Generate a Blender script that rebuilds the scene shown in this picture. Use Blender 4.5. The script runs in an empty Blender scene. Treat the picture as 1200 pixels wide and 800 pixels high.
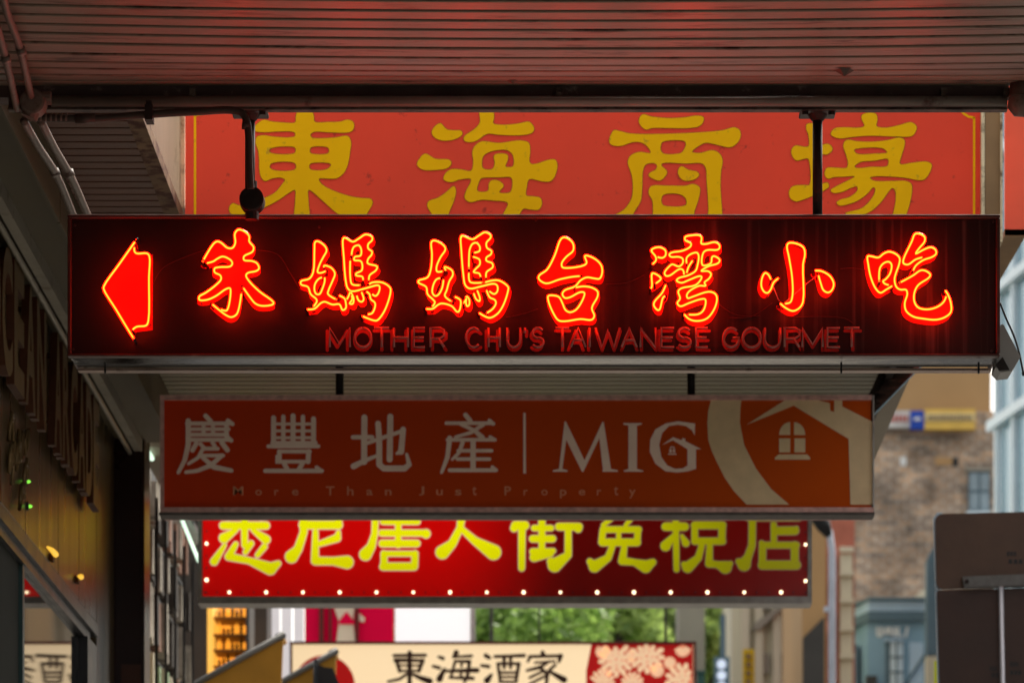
import bpy, bmesh, math, random
import numpy as np
from mathutils import Vector, Matrix
random.seed(7)
R = math.radians
S = bpy.context.scene
C = S.collection
# ------------------------------------------------------------------ camera
F = 5000.0; VX = 650.0; VY = 1400.0; EYE = 1.6
cam_d = bpy.data.cameras.new('camera'); cam = bpy.data.objects.new('camera', cam_d); C.objects.link(cam)
cam.location = (0, 0, EYE); cam.rotation_euler = (R(90), 0, 0)
cam_d.sensor_width = 36; cam_d.lens = 150
cam_d.shift_x = -50 / 1200; cam_d.shift_y = 1000 / 1200
cam_d.clip_end = 2000
cam_d.dof.use_dof = True; cam_d.dof.focus_distance = 9.96; cam_d.dof.aperture_fstop = 9.0
S.camera = cam
# ------------------------------------------------------------------ world, sun
SUN_EL, SUN_AZ = 52, 35
w = bpy.data.worlds.new('World'); S.world = w; w.use_nodes = True
nt = w.node_tree; bg = nt.nodes['Background']
sky = nt.nodes.new('ShaderNodeTexSky'); sky.sky_type = 'NISHITA'; sky.sun_disc = False
sky.sun_elevation = R(SUN_EL); sky.sun_rotation = R(SUN_AZ); sky.dust_density = 4; sky.air_density = 1.0
hs = nt.nodes.new('ShaderNodeHueSaturation'); hs.inputs['Saturation'].default_value = .30   # hazy overcast
tn = nt.nodes.new('ShaderNodeMixRGB'); tn.blend_type = 'MULTIPLY'; tn.inputs[0].default_value = 1; tn.inputs[2].default_value = (1.0, .95, .86, 1)
nt.links.new(sky.outputs[0], hs.inputs['Color']); nt.links.new(hs.outputs[0], tn.inputs[1]); nt.links.new(tn.outputs[0], bg.inputs[0]); bg.inputs[1].default_value = 0.15
sd = bpy.data.lights.new('sun', 'SUN'); sd.energy = 1.5; sd.angle = R(14); sd.color = (1, .95, .88)
so = bpy.data.objects.new('sun', sd); C.objects.link(so)
so.rotation_euler = (R(90 - SUN_EL), 0, R(180 - SUN_AZ)) 
S.view_settings.view_transform = 'Standard'; S.view_settings.look = 'None'
S.view_settings.exposure = 1.35; S.view_settings.gamma = 1
try:
    S.cycles.use_denoising = True; S.cycles.max_bounces = 8
except Exception: pass

def P(px, py, D):
    return Vector(((px - VX) / F * D, D, EYE + (VY - py) / F * D))

# ------------------------------------------------------------------ materials
MATS = {}
def mat(name, col, rough=.6, metal=0.0, var=.15, scale=6.0, bump=0.0, bscale=40, dirt=None, dirtamt=0.0, dscale=4, stretch=(1, 1, 1), emit=None, es=0, spec=.28, coat=0):
    if name in MATS: return MATS[name]
    m = bpy.data.materials.new(name); m.use_nodes = True; n = m.node_tree.nodes; l = m.node_tree.links
    b = n['Principled BSDF']
    tc = n.new('ShaderNodeTexCoord'); mp = n.new('ShaderNodeMapping'); mp.inputs['Scale'].default_value = stretch
    l.new(tc.outputs['Object'], mp.inputs[0])
    nz = n.new('ShaderNodeTexNoise'); nz.inputs['Scale'].default_value = scale; nz.inputs['Detail'].default_value = 6
    l.new(mp.outputs[0], nz.inputs[0])
    cr = n.new('ShaderNodeValToRGB')
    c = Vector(col[:3]); cr.color_ramp.elements[0].position = .3; cr.color_ramp.elements[1].position = .7
    cr.color_ramp.elements[0].color = (*(c * (1 - var)), 1); cr.color_ramp.elements[1].color = (*[min(1, v * (1 + var)) for v in c], 1)
    l.new(nz.outputs['Fac'], cr.inputs[0]); out = cr.outputs[0]
    if dirt:
        n2 = n.new('ShaderNodeTexNoise'); n2.inputs['Scale'].default_value = dscale; n2.inputs['Detail'].default_value = 9; n2.inputs['Roughness'].default_value = .7
        l.new(mp.outputs[0], n2.inputs[0])
        r2 = n.new('ShaderNodeValToRGB'); r2.color_ramp.elements[0].position = .62 - dirtamt * .3; r2.color_ramp.elements[1].position = .70 - dirtamt * .2
        l.new(n2.outputs['Fac'], r2.inputs[0])
        mx = n.new('ShaderNodeMixRGB'); l.new(r2.outputs[0], mx.inputs[0]); l.new(out, mx.inputs[1]); mx.inputs[2].default_value = (*dirt, 1)
        out = mx.outputs[0]
    l.new(out, b.inputs['Base Color'])
    b.inputs['Metallic'].default_value = metal; b.inputs['Specular IOR Level'].default_value = spec
    b.inputs['Coat Weight'].default_value = coat
    rr = n.new('ShaderNodeMapRange'); dr = .12 if rough > .15 else rough * .4
    rr.inputs['To Min'].default_value = rough - dr; rr.inputs['To Max'].default_value = min(1, rough + dr)
    l.new(nz.outputs['Fac'], rr.inputs[0]); l.new(rr.outputs[0], b.inputs['Roughness'])
    if bump:
        n3 = n.new('ShaderNodeTexNoise'); n3.inputs['Scale'].default_value = bscale; n3.inputs['Detail'].default_value = 5
        l.new(mp.outputs[0], n3.inputs[0])
        bp = n.new('ShaderNodeBump'); bp.inputs['Strength'].default_value = bump; bp.inputs['Distance'].default_value = .004
        l.new(n3.outputs['Fac'], bp.inputs['Height']); l.new(bp.outputs[0], b.inputs['Normal'])
    if emit:
        b.inputs['Emission Color'].default_value = (*emit, 1); b.inputs['Emission Strength'].default_value = es
    MATS[name] = m; return m

M_soffit = mat('soffit_paint', (.21, .165, .125), .40, .0, .18, 2.2, .3, 30, (.05, .028, .018), .26, 4, (1, 6, 1), spec=.4)
M_soffit2 = mat('soffit_paint_old', (.12, .048, .030), .5, 0, .15, 4, .3, 30, (.10, .045, .03), .25, 6, (1, 6, 1))
M_soffit3 = mat('soffit_paint_pale', (.14, .13, .078), .5, 0, .12, 4)
M_darksteel = mat('dark_steel', (.028, .022, .02), .5, .3, .3, 12, .4, 60)
M_beam = mat('old_beam_paint', (.10, .085, .07), .55, 0, .3, 9, .5, 40, (.02, .012, .01), .45, 14, (1, 1, 3))
M_beamred = mat('old_beam_dark', (.075, .045, .04), .5, 0, .3, 9, .5, 40, (.25, .18, .15), .08, 18)
M_pipe = mat('grey_pipe_paint', (.24, .22, .19), .35, .2, .2, 5, .2, 40, (.08, .05, .04), .12, 9)
M_conduit = mat('conduit_pvc', (.15, .115, .095), .5, 0, .15, 8, .2, 40, (.09, .06, .05), .2, 10)
M_rust = mat('rusty_beam', (.17, .10, .055), .75, 0, .3, 8, .6, 30, (.06, .012, .006), .55, 14)
M_cream = mat('cream_board', (.80, .64, .54), .7, 0, .15, 3, .2, 30, (.30, .20, .12), .15, 5, (6, 1, .4))
M_creamedge = mat('weathered_white_edge', (.80, .70, .50), .7, 0, .15, 6, .3, 30, (.16, .10, .05), .35, 9)
M_red = mat('orange_red_sign_paint', (.90, .070, .034), .6, 0, .07, 3, .1, 60, (.40, .03, .02), .05, 20, spec=.2)
M_yel = mat('yellow_sign_paint', (1.0, .55, .002), .7, 0, .05, 4, 0, 60, (.45, .28, .03), .02, 30, spec=.1)
M_yelline = mat('yellow_outline_paint', (.26, .06, .004), .5, 0, .08, 4)
M_brown = mat('brown_side_board', (.30, .19, .10), .7, 0, .2, 6, .2, 30)
M_redfascia = mat('faded_red_fascia', (.80, .14, .075), .5, 0, .15, 2, .1, 30)
M_cab = mat('dark_red_cabinet', (.085, .035, .028), .35, .1, .3, 6, .3, 40, (.16, .09, .07), .1, 12)
M_steel = mat('brushed_steel', (.055, .045, .041), .12, .9, .2, 8, .3, 14, (.25, .2, .16), .15, 9, (1, 4, 4))
M_pinksteel = mat('pinkish_lip', (.36, .26, .22), .4, .2, .2, 10, .3, 40, (.2, .13, .1), .15, 14)
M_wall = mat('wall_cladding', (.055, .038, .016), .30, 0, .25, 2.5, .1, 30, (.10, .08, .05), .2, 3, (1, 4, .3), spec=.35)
M_bulk = mat('bulkhead_panel', (.072, .057, .030), .6, 0, .15, 3)
M_trim = mat('pale_trim', (.22, .20, .16), .5, 0, .15, 8, .2, 40, (.12, .09, .06), .2, 12)
M_bronze = mat('bronze_letter', (.125, .078, .030), .45, .5, .2, 20, .2, 40)
M_bronzeside = mat('bronze_letter_side', (.07, .022, .008), .5, .3, .2, 20)
M_pillar = mat('dark_maroon_pillar', (.018, .006, .005), .3, 0, .3, 3)
M_frame = mat('black_window_frame', (.03, .032, .036), .35, .2, .3, 10)
M_galv = mat('galvanised_frame', (.34, .33, .32), .5, .3, .2, 20, .5, 90)
M_pinkframe = mat('pinkish_aluminium_frame', (.62, .38, .35), .7, 0, .25, 40, .6, 120)
M_print = mat('pale_print', (1.0, .78, .68), .8, 0, .06, 20, spec=.1)
M_logo = mat('beige_print', (.74, .58, .36), .8, 0, .06, 20, spec=.1)
M_faint = mat('faint_lettering', (.72, .30, .16), .6, 0, .06, 20)
M_white = mat('white_panel', (.80, .80, .78), .5, 0, .03, 3)
M_magenta = mat('magenta_panel', (.80, .000, .055), .7, 0, .05, 3, spec=.08)
M_skin = mat('cream_figure_print', (.80, .66, .50), .5, 0, .05, 3)
M_black = mat('black_plastic', (.012, .012, .013), .4, 0, .2, 10)
M_cream2 = mat('cream_render', (.62, .56, .42), .8, 0, .12, 1.2, .2, 10, (.45, .40, .28), .2, 1, (1, 1, .3))
M_stone = mat('grey_stone', (.30, .27, .22), .8, 0, .15, 1.5)
M_browndark = mat('dark_shopfront', (.05, .045, .04), .5, 0, .3, 2)
M_tan = mat('tan_render', (.46, .275, .125), .8, 0, .08, .6)
M_pub = mat('blue_grey_render', (.26, .41, .52), .7, 0, .1, 2)
M_pubtrim = mat('blue_grey_trim', (.11, .17, .21), .6, 0, .1, 2)
M_pubband = mat('pale_blue_grey_band', (.46, .60, .74), .6, 0, .1, 2)
M_glassb = mat('pale_blue_glazing', (.20, .36, .46), .25, .1, .15, .4, spec=.8)
M_mull = mat('pale_mullion', (.66, .76, .82), .4, .1, .05, 4)
M_lamp = mat('grey_lamp_post', (.42, .45, .52), .4, .2, .1, 8)
M_signback = mat('brown_sign_back', (.080, .045, .030), .45, .1, .18, 6, .2, 30)
M_signback2 = mat('dark_sign_back', (.048, .026, .020), .45, .1, .18, 6, .2, 30)
M_bracket = mat('sign_bracket', (.12, .115, .11), .5, .3, .2, 30, .4, 80)
M_edge = mat('bluish_sign_edge', (.34, .42, .48), .4, .4, .1, 20)
M_canvas = mat('ochre_canvas', (.42, .21, .025), .8, 0, .15, 6, .2, 60)
M_orange = mat('orange_lit_cabinet', (.6, .25, .03), .5, 0, .3, 9, emit=(1, .36, .03), es=.40)
M_pave = mat('concrete_paving', (.19, .175, .15), .8, 0, .2, 3, .4, 30)
M_road = mat('asphalt', (.05, .05, .05), .85, 0, .25, 5, .5, 60)
M_bulb_on = mat('lit_bulb', (1, .95, .8), .3, 0, 0, 3, emit=(1, .80, .48), es=1.1)
M_bulb_off = mat('unlit_bulb', (.10, .07, .10), .2, 0, .1, 3)
M_fluoro = mat('fluorescent_tube', (.9, 1, .9), .3, 0, 0, 3, emit=(.72, 1, .78), es=.5)
M_ink = mat('dark_brown_ink', (.04, .012, .004), .6, 0, .1, 9)
M_redink = mat('red_ink', (.42, .0, .0), .5, 0, .1, 9, emit=(.6, .0, .0), es=.10)
M_petal = mat('cream_petal', (.75, .55, .36), .5, 0, .06, 60, emit=(.9, .56, .32), es=.2)
M_petalline = mat('salmon_petal_line', (.7, .25, .14), .5, 0, .06, 60, emit=(.8, .22, .12), es=.2)
M_box = mat('cream_lightbox', (.42, .36, .26), .5, 0, .03, 3, emit=(1, .73, .42), es=.31)
M_boxframe = mat('dark_red_frame', (.10, .012, .008), .5, 0, .2, 9)
M_trunk = mat('bark', (.05, .04, .03), .9, 0, .3, 6, .5, 20)
M_brickred = mat('red_brick_pier', (.40, .13, .085), .85, 0, .3, 3)
M_glassdark = mat('dark_shop_glass', (.02, .022, .024), .02, 0, .1, 2, spec=1.0)
M_unlit = mat('unlit_glass_tube', (.34, .13, .11), .2, 0, .15, 30, spec=.8)
M_backpaint = mat('red_back_paint', (.55, .012, .008), .5, 0, .10, 20, 0, 40)
M_backletter = mat('dull_red_back_paint', (.26, .028, .022), .5, 0, .2, 30)
M_wire = mat('dark_wire', (.07, .014, .012), .4, 0, .2, 10)

# brick wall
def brick_mat(name, c1, c2, mortar, sc, bw=.24, rh=.086):
    m = bpy.data.materials.new(name); m.use_nodes = True; n = m.node_tree.nodes; l = m.node_tree.links; b = n['Principled BSDF']
    tc = n.new('ShaderNodeTexCoord'); mp = n.new('ShaderNodeMapping'); mp.inputs['Rotation'].default_value = (R(-90), 0, 0)
    l.new(tc.outputs['Object'], mp.inputs[0])
    br = n.new('ShaderNodeTexBrick'); br.inputs['Scale'].default_value = 1; br.inputs['Brick Width'].default_value = bw * sc; br.inputs['Row Height'].default_value = rh * sc
    br.inputs['Mortar Size'].default_value = .012 * sc; br.inputs['Color1'].default_value = (*c1, 1); br.inputs['Color2'].default_value = (*c2, 1); br.inputs['Mortar'].default_value = (*mortar, 1)
    l.new(mp.outputs[0], br.inputs[0])
    nz = n.new('ShaderNodeTexNoise'); nz.inputs['Scale'].default_value = .9; nz.inputs['Detail'].default_value = 10; nz.inputs['Roughness'].default_value = .7; l.new(tc.outputs['Object'], nz.inputs[0])
    mx = n.new('ShaderNodeMixRGB'); mx.blend_type = 'OVERLAY'; mx.inputs[0].default_value = .85
    ct = n.new('ShaderNodeMapRange'); ct.inputs['From Min'].default_value = .3; ct.inputs['From Max'].default_value = .68; l.new(nz.outputs['Fac'], ct.inputs[0])
    l.new(br.outputs[0], mx.inputs[1]); l.new(ct.outputs[0], mx.inputs[2]); l.new(mx.outputs[0], b.inputs['Base Color']); b.inputs['Roughness'].default_value = .9
    return m
M_brick = brick_mat('weathered_brick', (.44, .27, .16), (.20, .14, .105), (.40, .35, .29), 1.6)

# neon glass: path length through the gas is greater at the middle of the tube
def neon_mat():
    m = bpy.data.materials.new('lit_neon'); m.use_nodes = True; n = m.node_tree.nodes; l = m.node_tree.links
    b = n['Principled BSDF']; lw = n.new('ShaderNodeLayerWeight'); lw.inputs[0].default_value = .5
    cr = n.new('ShaderNodeValToRGB'); e = cr.color_ramp.elements
    e[0].position = .0; e[0].color = (1, .043, .003, 1); e[1].position = .36; e[1].color = (.8, .0015, .0, 1)
    k = cr.color_ramp.elements.new(.12); k.color = (1, .029, .0015, 1)
    l.new(lw.outputs['Facing'], cr.inputs[0]); l.new(cr.outputs[0], b.inputs['Emission Color']); b.inputs['Emission Strength'].default_value = 10.0
    b.inputs['Base Color'].default_value = (.3, .02, .01, 1); b.inputs['Roughness'].default_value = .15
    return m
M_neon = neon_mat()

def face_mat():   # dark sign face with dried drip marks running down it
    m = bpy.data.materials.new('dark_sign_face'); m.use_nodes = True; n = m.node_tree.nodes; l = m.node_tree.links; b = n['Principled BSDF']
    tc = n.new('ShaderNodeTexCoord'); mp = n.new('ShaderNodeMapping'); mp.inputs['Scale'].default_value = (38, 1, .9); l.new(tc.outputs['Object'], mp.inputs[0])
    nz = n.new('ShaderNodeTexNoise'); nz.inputs['Scale'].default_value = 1.3; nz.inputs['Detail'].default_value = 4; l.new(mp.outputs[0], nz.inputs[0])
    cr = n.new('ShaderNodeValToRGB'); e = cr.color_ramp.elements; e[0].position = .52; e[0].color = (.0, .0, .0, 1); e[1].position = .80; e[1].color = (1, 1, 1, 1)
    l.new(nz.outputs['Fac'], cr.inputs[0])
    sx = n.new('ShaderNodeSeparateXYZ'); l.new(tc.outputs['Object'], sx.inputs[0])
    mr = n.new('ShaderNodeMapRange'); mr.inputs['From Min'].default_value = -.1; mr.inputs['From Max'].default_value = .9; l.new(sx.outputs[0], mr.inputs[0])
    mu = n.new('ShaderNodeMath'); mu.operation = 'MULTIPLY'; l.new(cr.outputs[0], mu.inputs[0]); l.new(mr.outputs[0], mu.inputs[1])
    mx = n.new('ShaderNodeMixRGB'); mx.inputs[1].default_value = (.023, .010, .009, 1); mx.inputs[2].default_value = (.12, .07, .062, 1); b.inputs['Specular IOR Level'].default_value = .15
    l.new(mu.outputs[0], mx.inputs[0]); l.new(mx.outputs[0], b.inputs['Base Color']); b.inputs['Roughness'].default_value = .42
    n4 = n.new('ShaderNodeTexNoise'); n4.inputs['Scale'].default_value = 30; l.new(tc.outputs['Object'], n4.inputs[0])
    bp = n.new('ShaderNodeBump'); bp.inputs['Strength'].default_value = .25; bp.inputs['Distance'].default_value = .002; l.new(n4.outputs['Fac'], bp.inputs['Height']); l.new(bp.outputs[0], b.inputs['Normal'])
    return m
M_face = face_mat()

def backlit_mat(name, col, lo, hi, x0, x1, strength, base):   # translucent face, tubes behind it lit only on one side
    m = bpy.data.materials.new(name); m.use_nodes = True; n = m.node_tree.nodes; l = m.node_tree.links; b = n['Principled BSDF']
    b.inputs['Base Color'].default_value = (*base, 1); b.inputs['Roughness'].default_value = .4
    tc = n.new('ShaderNodeTexCoord'); sx = n.new('ShaderNodeSeparateXYZ'); l.new(tc.outputs['Object'], sx.inputs[0])
    mr = n.new('ShaderNodeMapRange'); mr.interpolation_type = 'SMOOTHSTEP'
    mr.inputs['From Min'].default_value = x0; mr.inputs['From Max'].default_value = x1; mr.inputs['To Min'].default_value = hi; mr.inputs['To Max'].default_value = lo
    l.new(sx.outputs[0], mr.inputs[0])
    mz = n.new('ShaderNodeMapRange'); mz.inputs['From Min'].default_value = -.22; mz.inputs['From Max'].default_value = .05; mz.inputs['To Min'].default_value = .5; mz.inputs['To Max'].default_value = 1.0
    l.new(sx.outputs[2], mz.inputs[0])
    mu = n.new('ShaderNodeMath'); mu.operation = 'MULTIPLY'; l.new(mr.outputs[0], mu.inputs[0]); l.new(mz.outputs[0], mu.inputs[1])
    m2 = n.new('ShaderNodeMath'); m2.operation = 'MULTIPLY'; m2.inputs[1].default_value = strength; l.new(mu.outputs[0], m2.inputs[0])
    b.inputs['Emission Color'].default_value = (*col, 1); l.new(m2.outputs[0], b.inputs['Emission Strength'])
    return m

# ------------------------------------------------------------------ object helpers
def thing(name, label, cat, loc, group=None):
    o = bpy.data.objects.new(name, None); C.objects.link(o); o.location = loc; o.empty_display_size = .1
    o['label'] = label; o['category'] = cat
    if group: o['group'] = group
    return o
def wloc(o):
    v = Vector((0, 0, 0))
    while o: v += o.location; o = o.parent
    return v
def obj(name, verts, faces, m, parent=None, smooth=False, loc=None, kind=None, label=None):
    base = wloc(parent) if parent else Vector((0, 0, 0))
    l = Vector(loc) if loc is not None else Vector(base)
    me = bpy.data.meshes.new(name)
    me.from_pydata([tuple(Vector(v) - l) for v in verts], [], faces); me.update()
    if isinstance(m, (list, tuple)):
        for k in m: me.materials.append(k)
    else: me.materials.append(m)
    if smooth:
        for p in me.polygons: p.use_smooth = True
    o = bpy.data.objects.new(name, me); C.objects.link(o)
    if parent: o.parent = parent; o.location = l - base
    else: o.location = l
    if kind: o['kind'] = kind
    if label: o['label'] = label
    return o
class MB:
    def __init__(s): s.v = []; s.f = []
    def add(s, v, f):
        k = len(s.v); s.v += [Vector(a) for a in v]; s.f += [tuple(i + k for i in q) for q in f]; return s
    def box(s, a, b):
        x0, x1 = sorted((a[0], b[0])); y0, y1 = sorted((a[1], b[1])); z0, z1 = sorted((a[2], b[2]))
        return s.add([(x0, y0, z0), (x1, y0, z0), (x1, y1, z0), (x0, y1, z0), (x0, y0, z1), (x1, y0, z1), (x1, y1, z1), (x0, y1, z1)],
                     [(0, 3, 2, 1), (4, 5, 6, 7), (0, 1, 5, 4), (1, 2, 6, 5), (2, 3, 7, 6), (3, 0, 4, 7)])
    def prism(s, poly, d):      # poly list of 3d points, extruded by vector d
        n = len(poly); d = Vector(d)
        v = [Vector(p) for p in poly] + [Vector(p) + d for p in poly]
        return s.add(v, [tuple(range(n)), tuple(range(2 * n - 1, n - 1, -1))] + [(i, i + n, (i + 1) % n + n, (i + 1) % n) for i in range(n)])
    def tube(s, pts, r, n=10, cap=True):
        pts = [Vector(p) for p in pts]; k = len(s.v); up = None; rings = []
        for i, p in enumerate(pts):
            t = (pts[min(i + 1, len(pts) - 1)] - pts[max(i - 1, 0)]).normalized()
            if up is None: up = t.orthogonal().normalized()
            else:
                up = up - t * up.dot(t)
                up = up.normalized() if up.length > 1e-6 else t.orthogonal().normalized()
            bi = t.cross(up); rr = r[i] if isinstance(r, (list, tuple)) else r
            rings.append([p + (up * math.cos(2 * math.pi * j / n) + bi * math.sin(2 * math.pi * j / n)) * rr for j in range(n)])
        for q in rings: s.v += q
        for i in range(len(pts) - 1):
            for j in range(n):
                a = k + i * n + j; b = k + i * n + (j + 1) % n; s.f.append((a, b, b + n, a + n))
        if cap:
            s.f.append(tuple(k + j for j in range(n - 1, -1, -1))); e = k + (len(pts) - 1) * n; s.f.append(tuple(e + j for j in range(n)))
        return s
    def build(s, name, m, parent=None, **kw): return obj(name, s.v, s.f, m, parent, **kw)
def box(name, a, b, m, parent=None, **kw): return MB().box(a, b).build(name, m, parent, **kw)
def pbox(name, x0, y0, x1, y1, D, depth, m, parent=None, **kw):  # front face seen at pixels (x0,y0)-(x1,y1) at distance D
    a = P(x0, y0, D); b = P(x1, y1, D); return box(name, a, (b.x, D + depth, b.z), m, parent, **kw)
def bevel(o, wd, seg=2):
    bm = bmesh.new(); bm.from_mesh(o.data); bmesh.ops.bevel(bm, geom=bm.edges[:], offset=wd, segments=seg, affect='EDGES'); bm.to_mesh(o.data); bm.free(); return o
def cr(pts, closed=False, n=5):
    pts = [np.array(p, float) for p in pts]; N = len(pts); out = []
    rng = N if closed else N - 1
    for i in range(rng):
        if closed: a, b, c, d = pts[i - 1], pts[i], pts[(i + 1) % N], pts[(i + 2) % N]
        else: a, b, c, d = pts[max(i - 1, 0)], pts[i], pts[i + 1], pts[min(i + 2, N - 1)]
        # centripetal parametrisation keeps the curve from overshooting at uneven spacing
        t0 = 0; t1 = t0 + max(np.linalg.norm(b - a), 1e-6) ** .5; t2 = t1 + max(np.linalg.norm(c - b), 1e-6) ** .5; t3 = t2 + max(np.linalg.norm(d - c), 1e-6) ** .5
        for k in range(n):
            t = t1 + (t2 - t1) * k / n
            A1 = (t1 - t) / (t1 - t0) * a + (t - t0) / (t1 - t0) * b; A2 = (t2 - t) / (t2 - t1) * b + (t - t1) / (t2 - t1) * c; A3 = (t3 - t) / (t3 - t2) * c + (t - t2) / (t3 - t2) * d
            B1 = (t2 - t) / (t2 - t0) * A1 + (t - t0) / (t2 - t0) * A2; B2 = (t3 - t) / (t3 - t1) * A2 + (t - t1) / (t3 - t1) * A3
            out.append((t2 - t) / (t2 - t1) * B1 + (t - t1) / (t2 - t1) * B2)
    if not closed: out.append(pts[-1])
    return out
# 2-D shapes: signed distance on a grid, contour traced, then filled
def sd_poly(X, Y, poly):
    d = np.full(X.shape, 1e9); ins = np.zeros(X.shape, bool); N = len(poly)
    for i in range(N):
        ax, ay = poly[i]; bx, by = poly[(i + 1) % N]; ex, ey = bx - ax, by - ay; L = ex * ex + ey * ey + 1e-12
        t = np.clip(((X - ax) * ex + (Y - ay) * ey) / L, 0, 1)
        d = np.minimum(d, (X - ax - t * ex) ** 2 + (Y - ay - t * ey) ** 2)
        c = ((ay > Y) != (by > Y)); 
        with np.errstate(divide='ignore', invalid='ignore'):
            xi = ax + (Y - ay) * ex / (ey if abs(ey) > 1e-12 else 1e-12)
        ins ^= c & (X < xi)
    d = np.sqrt(d); return np.where(ins, -d, d)
def sd_stroke(X, Y, st):
    d = np.full(X.shape, 1e9)
    if len(st) == 1: return np.hypot(X - st[0][0], Y - st[0][1]) - st[0][2]
    for (ax, ay, ra), (bx, by, rb) in zip(st, st[1:]):
        ex, ey = bx - ax, by - ay; L = ex * ex + ey * ey + 1e-12
        t = np.clip(((X - ax) * ex + (Y - ay) * ey) / L, 0, 1)
        d = np.minimum(d, np.hypot(X - ax - t * ex, Y - ay - t * ey) - (ra + t * (rb - ra)))
    return d
def contours(Fd, x0, y0, h):
    ny, nx = Fd.shape; seg = {}
    def ip(i, j, i2, j2):
        a = Fd[j, i]; b = Fd[j2, i2]; t = a / (a - b); return (x0 + (i + (i2 - i) * t) * h, y0 + (j + (j2 - j) * t) * h)
    pts = {}; nxt = {}
    s = Fd < 0
    act = s[:-1, :-1].astype(int) + 2 * s[:-1, 1:] + 4 * s[1:, 1:] + 8 * s[1:, :-1]
    js, is_ = np.nonzero((act > 0) & (act < 15))
    T = {1: [(3, 0)], 2: [(0, 1)], 3: [(3, 1)], 4: [(1, 2)], 5: [(3, 0), (1, 2)], 6: [(0, 2)], 7: [(3, 2)], 8: [(2, 3)], 9: [(2, 0)], 10: [(0, 1), (2, 3)], 11: [(2, 1)], 12: [(1, 3)], 13: [(1, 0)], 14: [(0, 3)]}
    for j, i in zip(js.tolist(), is_.tolist()):
        for a, b in T[int(act[j, i])]:
            ks = []
            for e in (a, b):
                if e == 0: k = ('h', i, j); q = (i, j, i + 1, j)
                elif e == 1: k = ('v', i + 1, j); q = (i + 1, j, i + 1, j + 1)
                elif e == 2: k = ('h', i, j + 1); q = (i, j + 1, i + 1, j + 1)
                else: k = ('v', i, j); q = (i, j, i, j + 1)
                if k not in pts: pts[k] = ip(*q)
                ks.append(k)
            nxt[ks[0]] = ks[1]
    loops = []
    while nxt:
        k0 = next(iter(nxt)); k = k0; lp = []
        while k in nxt: lp.append(pts[k]); k = nxt.pop(k)
        if len(lp) > 5: loops.append(lp)
    return loops
def simplify(lp, tol):
    out = [lp[0]]
    for i in range(1, len(lp) - 1):
        a = out[-1]; b = lp[i]; c = lp[i + 1]
        cx = abs((b[0] - a[0]) * (c[1] - a[1]) - (b[1] - a[1]) * (c[0] - a[0])); L = math.hypot(c[0] - a[0], c[1] - a[1]) + 1e-9
        if cx / L > tol or math.hypot(b[0] - a[0], b[1] - a[1]) > 40 * tol: out.append(b)
    out.append(lp[-1]); return out
def fill(loops, thick=0):
    cu = bpy.data.curves.new('fill', 'CURVE'); cu.dimensions = '2D'; cu.fill_mode = 'BOTH'; cu.extrude = thick
    for lp in loops:
        sp = cu.splines.new('POLY'); sp.points.add(len(lp) - 1)
        for i, p in enumerate(lp): sp.points[i].co = (p[0], p[1], 0, 1)
        sp.use_cyclic_u = True
    o = bpy.data.objects.new('fill', cu); me = bpy.data.meshes.new_from_object(o)
    v = [tuple(a.co) for a in me.vertices]; f = [tuple(p.vertices) for p in me.polygons]
    bpy.data.objects.remove(o); bpy.data.curves.remove(cu); bpy.data.meshes.remove(me)
    return v, f
def shape(name, ox, oy, sc, D, m, parent, polys=(), holes=(), strokes=(), grow=0, thick=.0006, res=.45, smooth=True, label=None, direct=False):
    """polys / holes / strokes in zoomed picture units; ox,oy,sc turn them into picture units; D is the distance of the face"""
    g = lambda q: [(ox + a[0] * sc, oy + a[1] * sc) for a in q]
    if direct:
        loops = [g(cr(p, True, 5)) if smooth else g(p) for p in list(polys) + list(holes)]
    else:
        PL = [g(cr(p, True, 4)) if smooth else g(p) for p in polys]; HL = [g(cr(p, True, 4)) if smooth else g(p) for p in holes]
        ST = [[(ox + a[0] * sc, oy + a[1] * sc, a[2] * sc) for a in s] for s in strokes]
        al = [p for q in PL + ST for p in q]; pad = 4 + grow + max([a[2] for s in ST for a in s] or [0])
        x0 = min(a[0] for a in al) - pad; x1 = max(a[0] for a in al) + pad; y0 = min(a[1] for a in al) - pad; y1 = max(a[1] for a in al) + pad
        X, Y = np.meshgrid(np.arange(x0, x1, res), np.arange(y0, y1, res)); Fd = np.full(X.shape, 1e9)
        for p in PL: Fd = np.minimum(Fd, sd_poly(X, Y, p))
        for p in HL: Fd = np.maximum(Fd, -sd_poly(X, Y, p))
        for s in ST: Fd = np.minimum(Fd, sd_stroke(X, Y, s))
        loops = [simplify(l, res * .12) for l in contours(Fd - grow, x0, y0, res)]
    k = D / F
    v, f = fill([[((a - VX) * k, EYE + (VY - b) * k) for a, b in l] for l in loops], thick)
    return obj(name, [(a[0], D - a[2], a[1]) for a in v], f, m, parent, label=label)
def chars(txt, extrude, offset=0):
    cu = bpy.data.curves.new('t', 'FONT'); cu.body = txt; cu.size = 1; cu.extrude = extrude; cu.offset = offset; cu.resolution_u = 4
    o = bpy.data.objects.new('t', cu); me = bpy.data.meshes.new_from_object(o)
    v = [Vector(a.co) for a in me.vertices]; f = [tuple(p.vertices) for p in me.polygons]
    bpy.data.objects.remove(o); bpy.data.curves.remove(cu); bpy.data.meshes.remove(me); return v, f
def fit_text(name, txt, x0, y0, x1, y1, D, m, parent, offset=0, ex=.002):
    v, f = chars(txt, 1, offset); a = P(x0, y1, D); b = P(x1, y0, D)
    mx = min(p.x for p in v); Mx = max(p.x for p in v); my = min(p.y for p in v); My = max(p.y for p in v)
    return obj(name, [(a.x + (p.x - mx) / (Mx - mx) * (b.x - a.x), D - p.z * ex, a.z + (p.y - my) / (My - my) * (b.z - a.z)) for p in v], f, m, parent)

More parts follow.
